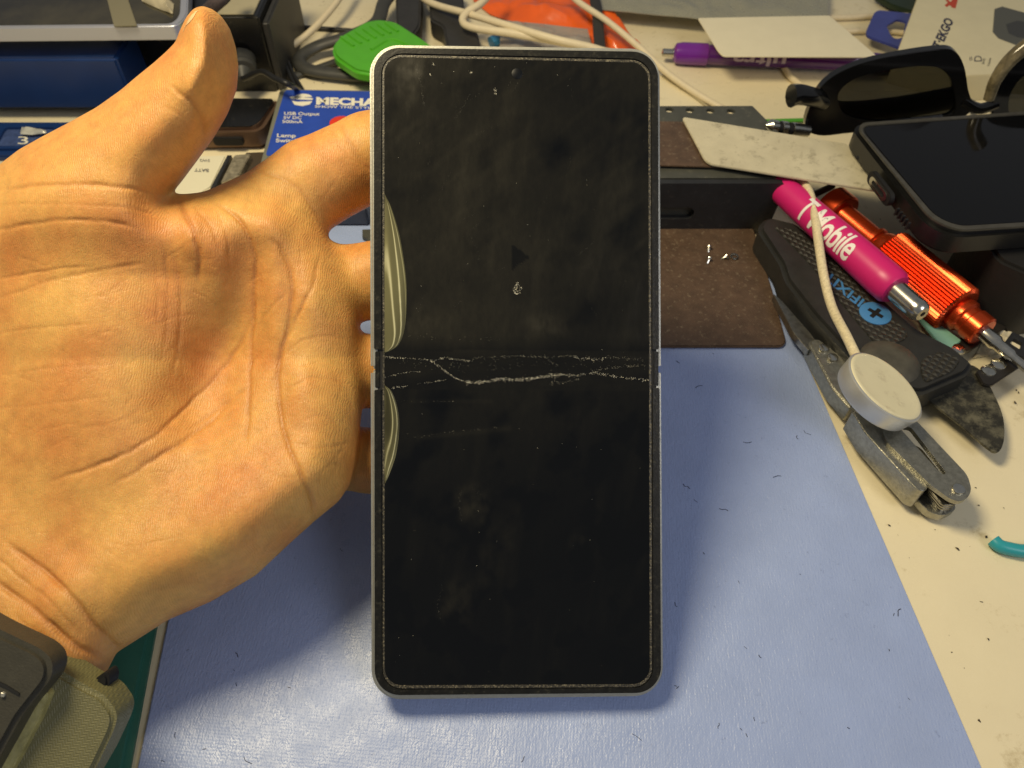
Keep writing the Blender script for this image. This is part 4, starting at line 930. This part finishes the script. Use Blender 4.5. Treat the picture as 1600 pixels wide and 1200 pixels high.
# ================================================================== TOP LEFT CLUSTER
bb = thing('black_box', 'glossy black box with a beige top and a round plug in its front', 'box', (-14, 36, 0))
M_gb = mat('gloss_black', (0.008, 0.008, 0.008), 0.22, stain=(0.06, 0.055, 0.04), var=0.2, samt=0.3, sscale=5); M_bei = mat('beige_panel', (0.38, 0.34, 0.22), 0.5, var=0.08)
link('body', box(-18.2, -11.2, 34.0, 40, 0, 3.60, 0.08), M_gb, bb)
link('side_panel', box(-11.17, -10.85, 34.05, 40, 0, 3.3, 0.08), M_dk, bb)
link('top_panel', box(-13.7, -11.45, 34.15, 35.6, 3.6, 3.66, 0.02), M_bei, bb)
pg = PY(378, 92, 33.9)
pl_ = link('plug', lathe(pg, pg+Vector((0.25, -1.2, -0.3)), [(0, 0.62), (0.5, 0.62), (0.55, 0.54), (0.6, 0.62), (0.8, 0.60), (0.85, 0.4), (1.0, 0.32), (1.3, 0.2)], 20), mat('plug_rubber', (0.05, 0.05, 0.045), 0.5), bb)
e0 = pg+Vector((0.25, -1.2, -0.3))
cable('black cord curving from the round plug down to the blue box', [e0, PY(408, 112, 32.2), PY(430, 123, 31.4), PY(452, 132, 31.0), G(466, 139.5, 1.05)], 0.13, M_bc, 'plug_cord')
# tablet
tb = thing('tablet', 'silver edged tablet with a dark glass front overhanging the blue bin at top left', 'tablet', (-20, 34, 3.7))
zt = 4.35
M_sil2 = mat('pale_silver', (0.50, 0.52, 0.60), 0.35, 0.6)
oc = roundpoly([(-400, 47), (292, 40), (296, -70), (-400, -90)], [0, 26, 10, 0], 8)
link('frame', slab(oc, zt, 0.62, 0.05, 3), M_sil2, tb)
link('glass', slab(roundpoly([(-400, 43), (280, 36), (286, -66), (-400, -86)], [0, 20, 10, 0], 8), zt+0.02, 0.04, 0.0), mat('smoky_glass', (0.030, 0.026, 0.014), 0.10, var=0.85, vscale=0.3, rvar=0.05), tb)
bm = slab([(160, -30), (178, 41), (214, 40), (190, -30)], zt+0.09, 0.05, 0.02)  # thin slab added in place of a reflected bright column in the glass
tag(link('reflection_strip', bm, mat('reflection_strip', (0.20, 0.18, 0.11), 0.4)), 'thin grey slab standing in for a bright reflection in the dark tablet glass', 'strip')
bm = loft([(218, -14), (245, -6), (272, 6)], [(222, 2), (248, 14), (270, 22)], lambda x, y: G(x, y, zt+0.05), 24, 10, 0.25, 1.4, 2, 0.03, 0.2)
tag(link('paper_scrap', bm, mat('scrap', (0.45, 0.40, 0.27), 0.6)), 'crumpled pale paper scrap on the tablet glass near the thumb tip', 'scrap')
cable('dark braided cord at the top edge above the thumb tip', [G(318, 22, 4.0), G(332, 10, 4.6), G(350, -6, 5.0), G(368, -30, 5.2)], 0.28, mat('cord_braid', (0.06, 0.045, 0.045), 0.6, var=0.4, vscale=8), 'braided_cord')
# blue bin and tray
M_bb = mat('bin_blue', (0.008, 0.032, 0.13), 0.35, var=0.1, vscale=0.6)
bm = bmesh.new()
box(-26, -17.0, 31.6, 36, 0.55, 2.95, 0.12, 3, bm)
tag(link('blue_bin', bm, M_bb), 'deep blue plastic bin under the overhanging tablet at the left', 'bin')
tr = thing('parts_tray', 'blue parts tray with a number 3 compartment, left of the thumb', 'tray', (-21, 29.5, 0))
link('tray_base', slab([(-120, 190), (170, 190), (170, 244), (-120, 244)], 0.5, 0.5, 0.06), M_bb, tr)
bm = slab([roundpoly([(-60, 193), (120, 193), (100, 232), (-70, 232)], 6), roundpoly([(8, 199), (86, 199), (70, 229), (-8, 229)], 5)], 0.62, 0.14, 0.04)
link('divider', bm, M_bb, tr)
link('window', slab(roundpoly([(9, 200), (85, 200), (69, 228), (-7, 228)], 4), 0.515, 0.02, 0), mat('blue_grey_film', (0.05, 0.08, 0.20), 0.35, var=0.4, vscale=4), tr)
text('3', (28, 225), (44, 225), 12, lambda x, y: G(x, y, 0.53), M_wt, tr, 0.0)
bm = loft([(34, 199), (52, 201), (72, 204)], [(32, 210), (50, 211), (73, 208)], lambda x, y: G(x, y, 0.66), 14, 6, 0.12, 2.0, 4, 0.02, 0.08)
tag(link('foil_scrap', bm, mat('foil', (0.62, 0.62, 0.55), 0.35, 0.3)), 'small pale foil scrap on the edge of the numbered blue tray', 'scrap')
bm = slab([(-100, 240), (60, 240), (60, 262), (-100, 262)], 0.25, 0.2, 0.02)
tag(link('white_strip', bm, mat('strip_white', (0.6, 0.57, 0.45), 0.5)), 'pale strip in front of the blue parts tray beside the hand', 'strip')
# bronze edged phone lying down
M_brz = mat('bronze_metal', (0.16, 0.10, 0.065), 0.4, 0.55, var=0.15)
bp_ = thing('bronze_phone', 'dusty black phone with a bronze edge lying in front of the black box', 'phone', (-13.5, 31, 0))
link('body', slab(roundpoly([(150, 205), (408, 200), (436, 152), (190, 150)], [0, 14, 8, 0], 5), 1.1, 1.08, 0.2, 4), M_brz, bp_)
link('glass', slab(roundpoly([(150, 202), (401, 197), (430, 154), (190, 151)], [0, 14, 8, 0], 5), 1.12, 0.04, 0.01), M_gb, bp_)
yy = G(400, 203, 1.1).y
sl = roundpoly([(PY(334, 222, yy).x, 0.35), (PY(381, 222, yy).x, 0.35), (PY(381, 222, yy).x, 0.72), (PY(334, 222, yy).x, 0.72)], 0.15, 4)
link('slot', prism([sl], lambda x, z: (x, yy-0.05, z), lambda x, z: (x, yy+0.2, z), 0.02), M_groove, bp_)
bt = thing('battery', 'white labelled phone battery partly hidden by the base of the thumb', 'battery', G(310, 270, 0))
M_lab = mat('battery_label', (0.74, 0.70, 0.52), 0.4)
link('cell', slab(roundpoly([(235, 310), (285, 244), (354, 242), (330, 292), (300, 310)], 3), 0.45, 0.44, 0.05), M_lab, bt)
link('foil_edge', slab([(355, 242), (362, 242), (336, 294), (328, 294)], 0.47, 0.46, 0.02), M_blk, bt)
text('BATT', (326, 264), (304, 263), 5, lambda x, y: G(x, y, 0.46), M_ink, bt)
text('5W2', (328, 249), (312, 248.5), 4, lambda x, y: G(x, y, 0.46), M_ink, bt)
bm = slab(roundpoly([(366, 242), (392, 240), (372, 276), (344, 286)], 3), 0.5, 0.49, 0.06)
tag(link('metal_bracket', bm, mat('bracket_mat', (0.35, 0.31, 0.22), 0.35, 0.5, var=0.6, vscale=4)), 'scuffed metal bracket beside the white battery', 'bracket')
bm = slab([(384, 238), (436, 236), (420, 262), (370, 280)], 0.2, 0.19, 0.03)
tag(link('dark_plate', bm, mat('dark_plate', (0.06, 0.045, 0.03), 0.45)), 'dark flat plate between the metal bracket and the blue box', 'plate')

# ================================================================== RIGHT CLUSTER
# utility knife (black handle, dark blade)
kn = thing('jimmy_tool', 'black textured handled tool with blue lettering and a dark curved blade', 'prying tool', G(1340, 480, 0))
M_hd = mat('black_rubber', (0.022, 0.022, 0.02), 0.48, var=0.2, vscale=2, bump=0.004, bscale=20)
M_grid = mat('grip_texture', (0.028, 0.027, 0.022), 0.5)
def grid_bump(m, sc=5.0, d=0.03, rot=0.72):
    N = m.node_tree.nodes; L = m.node_tree.links; b = N['Principled BSDF']; tc = [n for n in N if n.type == 'TEX_COORD'][0]
    mp = N.new('ShaderNodeMapping'); mp.inputs['Rotation'].default_value = (0, 0, rot); L.new(tc.outputs['Object'], mp.inputs[0])
    sx = N.new('ShaderNodeSeparateXYZ'); L.new(mp.outputs[0], sx.inputs[0]); o = []
    for k in 'XY':
        p = N.new('ShaderNodeMath'); p.operation = 'PINGPONG'; p.inputs[1].default_value = 0.5/sc; L.new(sx.outputs[k], p.inputs[0]); o.append(p)
    a = N.new('ShaderNodeMath'); a.operation = 'MINIMUM'; L.new(o[0].outputs[0], a.inputs[0]); L.new(o[1].outputs[0], a.inputs[1])
    bp = N.new('ShaderNodeBump'); bp.inputs['Distance'].default_value = 1.0; bp.inputs['Strength'].default_value = d*20; L.new(a.outputs[0], bp.inputs['Height']); L.new(bp.outputs[0], b.inputs['Normal'])
grid_bump(M_grid, 4.6)
zk = 1.35
link('handle', slab(roundpoly([(1182, 352), (1200, 336), (1246, 347), (1292, 384), (1402, 482), (1436, 512), (1492, 540), (1523, 566), (1516, 582), (1442, 614), (1404, 606), (1352, 578), (1272, 492), (1228, 436), (1220, 410)], [12, 8, 8, 0, 10, 8, 8, 6, 8, 10, 10, 8, 0, 6, 6], 4), zk, 1.2, 0.16, 4), M_hd, kn)
link('grip', slab(roundpoly([(1208, 352), (1245, 360), (1330, 430), (1420, 520), (1415, 530), (1380, 545), (1362, 530), (1262, 408)], 8, 4), zk+0.04, 0.06, 0.02), M_grid, kn)
link('grip', slab(roundpoly([(1440, 560), (1470, 548), (1502, 560), (1490, 580), (1446, 598), (1440, 585)], 8, 4), zk+0.04, 0.06, 0.02), M_grid, kn)
c = G(1392, 562, zk+0.1); link('thumb_rest', lathe(c-Vector((0, 0, 0.3)), c, [(0, 0.95), (0.2, 0.92), (0.33, 0.75), (0.37, 0.4), (0.38, 0.05)], 36), mat('worn_black', (0.07, 0.065, 0.05), 0.45, var=0.3, vscale=2), kn)
M_bd = mat('blackened_blade', (0.05, 0.047, 0.036), 0.42, 0.5, var=0.5, vscale=1.6, stain=(0.22, 0.20, 0.13), samt=0.42, sscale=1.8, bump=0.004, bscale=8)
bl = catmull([Vector((x, y, 0)) for x, y in ((1442, 612), (1470, 592), (1508, 570), (1532, 578), (1550, 608), (1566, 645), (1570, 675), (1566, 698), (1556, 707), (1540, 698), (1500, 664), (1462, 634))], 5, True)
link('blade', slab(bl, 0.62, 0.08, 0.02), M_bd, kn)
M_bp = mat('blue_print', (0.06, 0.22, 0.48), 0.45)
fk = lambda x, y: G(x, y, zk+0.055)
text('IFIXIT', (1351, 469), (1294, 423), 14, lambda x, y: fk(x, y), M_bp, kn, 0.02)
bm = bmesh.new()
link('emblem', disc(G(1368, 489, zk+0.07), (0, 0, 1), 0.52, 0.05, 32, 0.02), M_bp, kn)
c = G(1368, 489, zk+0.08); a_ = 0.75; bm = bmesh.new()
for q in (0, math.pi/2): box(c.x-0.26, c.x+0.26, c.y-0.07, c.y+0.07, c.z-0.02, c.z+0.004+q*0.002, 0, 1, bm, a_+q)
link('cross', bm, M_groove, kn)
# pink pen
pk = thing('pink_pen', 'magenta pen with white lettering and a chrome end, beside the orange screwdriver', 'pen', G(1330, 400, 0))
A = G(1208, 283, 1.9); B = G(1442, 491, 2.2); Lk = (B-A).length; ax = (B-A).normalized()
M_pk = mat('magenta_plastic', (0.62, 0.015, 0.16), 0.38, var=0.04)
ps = Lk-1.25
link('barrel', lathe(A, B, [(0, 0.4), (0.05, 0.50), (1.5, 0.54), (ps-0.6, 0.62), (ps-0.15, 0.60), (ps, 0.50), (ps+0.02, 0.3)], 40), M_pk, pk)
link('metal_tip', lathe(A, B, [(ps-0.1, 0.36), (ps+0.9, 0.36), (Lk-0.2, 0.36), (Lk-0.05, 0.30), (Lk, 0.24)], 32), M_chrome, pk)
link('tip_hole', lathe(A, B, [(Lk-0.05, 0.09), (Lk+0.008, 0.09)], 14), M_groove, pk)
cyltext('T Mobile', A, B, lambda d: 0.54+0.08*(d-1.5)/(ps-2.1), Lk*0.26, Lk*0.62, 0.92, -0.1, mat('white_lettering', (0.85, 0.80, 0.75), 0.5), pk, bold=0.018, spacing=0.95)
# orange screwdriver
sd_ = thing('screwdriver', 'orange metal screwdriver with a knurled grip and steel shank', 'screwdriver', G(1450, 430, 0))
M_om = mat('orange_metal', (0.62, 0.075, 0.018), 0.26, 0.8, var=0.08, vscale=2, bump=0.002, bscale=20)
A = G(1299, 322, 1.1); B = G(1592, 566, 1.0); ax = (B-A).normalized()
def dist_at(px, py): 
    p = G(px, py, 1.05); return (p-A).dot(ax)
d1 = dist_at(1388, 394); d2 = dist_at(1506, 482); d3 = dist_at(1541, 517)
link('cap', lathe(A-ax*0.15, B, [(0, 0.70), (0.06, 0.78), (0.72, 0.78), (0.78, 0.72), (0.80, 0.5)], 40), M_om, sd_)
link('neck', lathe(A, B, [(0.5, 0.5), (0.8, 0.46), (d1-0.75, 0.46), (d1-0.70, 0.56), (d1-0.55, 0.56), (d1-0.5, 0.50), (d1-0.3, 0.62), (d1+0.05, 0.70)], 36), M_om, sd_)
link('knurled_grip', lathe(A, B, [(d1-0.02, 0.80), (d1+0.08, 0.92), (d2-0.08, 0.92), (d2, 0.82)], 96, None, 0.055, 1), M_om, sd_)
link('collar', lathe(A, B, [(d2-0.05, 0.55), (d2+0.1, 0.6), (d2+0.3, 0.6), (d2+0.38, 0.5), (d2+0.55, 0.5), (d2+0.6, 0.55), (d3-0.05, 0.55), (d3, 0.48)], 36), M_om, sd_)
link('shank', lathe(A, B, [(d3-0.05, 0.26), (d3+0.5, 0.26), (d3+0.6, 0.2), (d3+1.1, 0.2), (d3+1.2, 0.14), (d3+5, 0.14)], 20), M_chrome, sd_)
# bit clip near the cap
tag(link('small_clip', tube([G(1268, 306, 1.3), G(1285, 298, 1.4), G(1302, 290, 1.5)], 0.13, 8), M_blk), 'small black rod by the orange screwdriver cap', 'rod')
# steel jack with stripes
jk = thing('audio_plug', 'steel ringed connector sticking out from under the glasses', 'connector', G(1225, 210, 0.5))
A = PY(1196, 196, 27.0); B = PY(1265, 205, 27.4)
link('shell', lathe(A, B, [(0, 0.05), (0.15, 0.2), (0.22, 0.26), (0.5, 0.26), (0.52, 0.22), (0.7, 0.22), (0.72, 0.26), (0.95, 0.26), (0.97, 0.21), (1.2, 0.21), (1.22, 0.26), (1.6, 0.26), (2.0, 0.24)], 24), M_chrome, jk)
link('band', lathe(A, B, [(0.53, 0.235), (0.69, 0.235)], 20), M_groove, jk); link('band', lathe(A, B, [(0.98, 0.235), (1.19, 0.235)], 20), M_groove, jk)
tag(link('green_ruler', tube([G(1150, 191, 0.1), G(1200, 189, 0.1), G(1270, 187, 0.1)], 0.12, 8, flat=0.5), mat('leaf_green', (0.08, 0.35, 0.03), 0.5)), 'thin green strip on the desk behind the steel connector', 'strip')
# watch charger
ch = thing('watch_charger', 'white round magnetic watch charger with a silver rim leaning on the multitool', 'charger', G(1370, 640, 0))
nn_ = (CD*-0.66+CR*0.40+CU*0.60).normalized()
c = D(1384, 603, 22.2); 
M_alu = mat('aluminium', (0.66, 0.66, 0.62), 0.38, 0.65, var=0.05); M_wh = mat('charger_white', (0.76, 0.70, 0.47), 0.32, var=0.04, vscale=1, stain=(0.56, 0.49, 0.32), samt=0.33, sscale=1.6)
link('body', lathe(c-nn_*0.72, c, [(0.1, 1.12), (0.14, 1.19), (0.2, 1.22), (0.66, 1.28), (0.70, 1.27), (0.72, 1.23)], 64), M_alu, ch)
link('face', lathe(c-nn_*0.02, c+nn_, [(0, 1.22), (0.045, 1.20), (0.06, 1.16), (0.05, 1.08), (0.045, 1.02), (0.03, 0.6), (0.026, 0.02)], 64), M_wh, ch)
M_braid = mat('braided_white', (0.70, 0.60, 0.38), 0.6, var=0.25, vscale=12, bump=0.02, bscale=18)
cp = [D(1340, 562, 22.9), D(1324, 528, 23.5), D(1300, 480, 24.9), D(1287, 430, 25.6), D(1279, 380, 26.4), D(1272, 330, 27.3), D(1262, 295, 28.2), D(1240, 270, 29.2), D(1225, 250, 30.2)]
link('cable', tube(cp, 0.15, 12, 8), M_braid, ch)
# multitool
mt_ = thing('multitool', 'grey metal folding multitool lying under the white watch charger', 'multitool', G(1420, 700, 0))
M_mt = mat('grey_cast_metal', (0.36, 0.35, 0.29), 0.32, 0.85, var=0.25, vscale=7, bump=0.012, bscale=22)
zm = 1.35
def slabz(l, z, th, bev, m, name, par, seg=3, rr=6): return link(name, slab([roundpoly(l[0], rr, 4)]+[roundpoly(q, 4, 3) for q in l[1:]] if len(l) > 1 else roundpoly(l[0], rr, 4), z, th, bev, seg), m, par)
# channel: right wall top plate with window, left plate lower
slabz([[(1368, 640), (1425, 650), (1512, 742), (1519, 768), (1506, 784), (1488, 782), (1452, 756), (1385, 690)], [(1402, 664), (1424, 668), (1478, 738), (1476, 742), (1468, 738)]], zm, 0.16, 0.05, M_mt, 'side_plate', mt_, 3, 9)
slabz([[(1330, 640), (1378, 660), (1452, 756), (1446, 768), (1432, 764), (1352, 676)]], zm-0.12, 0.9, 0.1, M_mt, 'spine', mt_)
slabz([[(1404, 730), (1440, 758), (1492, 786), (1494, 796), (1474, 806), (1452, 800), (1436, 784)]], 0.5, 0.3, 0.05, M_mt, 'side_plate', mt_, 3, 8)
for k, (zz, dx) in enumerate(((1.08, 0), (0.9, -2), (0.72, -4), (0.58, -7))):
    slabz([[(1420+dx, 690+k*2), (1440+dx, 700+k*2), (1500+dx, 776+k*3), (1494+dx, 788+k*3), (1474+dx, 790+k*3), (1450+dx, 762+k*2)]], zz, 0.09, 0.02, M_steel2, 'folded_tool', mt_, 2, 6)
link('pivot_rivet', disc(G(1499, 763, zm+0.07), (0, 0, 1), 0.17, 0.1, 20, 0.03), M_chrome, mt_)
slabz([[(1262, 533), (1278, 527), (1322, 560), (1350, 620), (1330, 640), (1300, 605)]], 0.9, 0.7, 0.12, M_mt, 'head_plate', mt_)
link('head_rivet', disc(G(1288, 542, 0.98), (0, 0, 1), 0.17, 0.1, 20, 0.04), M_chrome, mt_); link('head_rivet', disc(G(1302, 557, 0.98), (0, 0, 1), 0.17, 0.1, 20, 0.04), M_chrome, mt_)
link('jaw', slab(roundpoly([(1208, 458), (1222, 470), (1264, 518), (1276, 534), (1264, 548), (1240, 520)], 3, 3), 0.8, 0.3, 0.06), M_steel2, mt_)
link('jaw', slab(roundpoly([(1226, 448), (1246, 462), (1292, 530), (1284, 540), (1262, 510)], 3, 3), 0.55, 0.3, 0.06), M_blk, mt_)
tag(link('white_strip', slab([(1224, 436), (1236, 440), (1282, 524), (1270, 518)], 0.3, 0.06, 0.01), mat('cream_strip', (0.66, 0.58, 0.36), 0.5)), 'narrow cream strip lying between the tool jaws and the black handle', 'strip')
# hinge straps
def strap(lp, rv, z, lab):
    t = thing('riveted_strap', lab, 'strap', G(*lp[0], 0), 'riveted black straps at the right edge')
    link('strap', slab(roundpoly(lp, 3, 3), z, 0.14, 0.03), mat('black_strap', (0.02, 0.017, 0.014), 0.3, var=0.3), t)
    for x, y in rv: link('rivet', lathe(G(x, y, z-0.02), G(x, y, z-0.02)+Vector((0, 0, 1)), [(0, 0.24), (0.06, 0.22), (0.1, 0.13), (0.11, 0.02)], 20), M_chrome, t)
strap([(1478, 541), (1490, 552), (1514, 548), (1640, 470), (1640, 448)], [(1497, 546)], 0.45, 'black riveted strap passing under the orange screwdriver')
strap([(1525, 580), (1536, 600), (1550, 602), (1610, 562), (1604, 540), (1572, 553)], [(1544, 580), (1560, 570)], 0.75, 'black strap with two bright rivets below the screwdriver shank')
slabm = slab([roundpoly([(1570, 535), (1582, 518), (1606, 530), (1606, 560), (1580, 552)], 3, 3), roundpoly([(1578, 536), (1584, 529), (1598, 536), (1594, 546)], 2, 2)], 0.9, 0.14, 0.03)
tag(link('buckle', slabm, M_blk), 'small black buckle frame beside the screwdriver shank at the right edge', 'buckle')
bm = slab(roundpoly([(1432, 492), (1444, 488), (1503, 532), (1484, 545), (1476, 546)], 3, 3), 0.5, 0.12, 0.02)
tag(link('teal_strip', bm, mat('pale_teal', (0.22, 0.46, 0.36), 0.45)), 'pale teal plastic strip between the black handle and the screwdriver', 'strip')
bm = loft([(1540, 528), (1560, 522), (1585, 520)], [(1520, 560), (1545, 556), (1575, 548)], lambda x, y: G(x, y, 0.03), 20, 12, 0.35, 1.4, 6, 0.03, 0.15)
tag(link('tissue_scrap', bm, mat('tissue', (0.66, 0.58, 0.38), 0.6, var=0.2, vscale=3)), 'crumpled cream tissue scrap beneath the screwdriver shank', 'scrap')
cable('bright teal silicone strand on the desk at the lower right edge', [G(1552, 844, 0.2), G(1562, 853, 0.2), G(1580, 858, 0.2), G(1600, 861, 0.2), G(1640, 861, 0.2)], 0.19, mat('teal_silicone', (0.03, 0.33, 0.38), 0.35), 'teal_strand')

# ================================================================== CRUMBS AND HAIRS
M_deb = mat('debris_dark', (0.035, 0.022, 0.012), 0.7)
def inpoly(p, poly):
    r = False
    for i in range(len(poly)):
        a, b = poly[i-1], poly[i]
        if (a[1] > p[1]) != (b[1] > p[1]) and p[0] < (b[0]-a[0])*(p[1]-a[1])/(b[1]-a[1])+a[0]: r = not r
    return r
bm = bmesh.new()
def crumb(p, s):
    vs = [bm.verts.new(p+Vector((random.gauss(0, s), random.gauss(0, s), random.uniform(0, s)))) for _ in range(6)]
    bmesh.ops.convex_hull(bm, input=vs)
for k in range(110):
    x, y = random.uniform(1040, 1600), random.uniform(100, 1200)
    if x > 1175+0.431*(y-365)+10: crumb(G(x, y, 0.01), random.choice((0.008, 0.012, 0.02)))
for x, y in ((1352, 704), (1400, 745), (1391, 822), (1588, 610), (1590, 612), (1496, 858), (1545, 1000), (1541, 840), (1530, 790), (1430, 1010), (1586, 630)): crumb(G(x, y, 0.02), 0.032)
for k in range(40):
    x, y = random.uniform(430, 760), random.uniform(0, 140); crumb(G(x, y, 0.01), 0.025)
d_ = link('crumbs', bm, M_deb, loc=(0, 0, 0), smooth=0); d_['kind'] = 'stuff'; d_['label'] = 'dark crumbs scattered over the cream desk'; d_['category'] = 'debris'
bm = bmesh.new()
matq = [(262, 968), (213, 1200), (1535, 1200), (1175, 366), (600, 366)]
for k in range(110):
    x, y = random.uniform(230, 1520), random.uniform(380, 1195)
    if not inpoly((x, y), matq): continue
    p = G(x, y, ZM+0.008); a = random.uniform(0, 6.28) if random.random() < .5 else random.gauss(2.3, 0.4); l = random.choice((0.02, 0.03, 0.05, 0.09)); pts = [p.copy()]
    for i in range(3): p = p+Vector((math.cos(a), math.sin(a), 0))*l; a += random.gauss(0, 0.5); pts.append(p.copy())
    tube(pts, random.choice((0.005, 0.007, 0.010)), 4, 2, False, bm)
d_ = link('lint', bm, mat('lint_dark', (0.05, 0.055, 0.10), 0.7), loc=(0, 0, 0), smooth=0); d_['kind'] = 'stuff'; d_['label'] = 'tiny dark hairs and lint lying on the blue mat'; d_['category'] = 'debris'

# ------------------------------------------------------------------ render defaults
sc.render.engine = 'CYCLES'; sc.cycles.samples = 128; sc.cycles.use_denoising = True
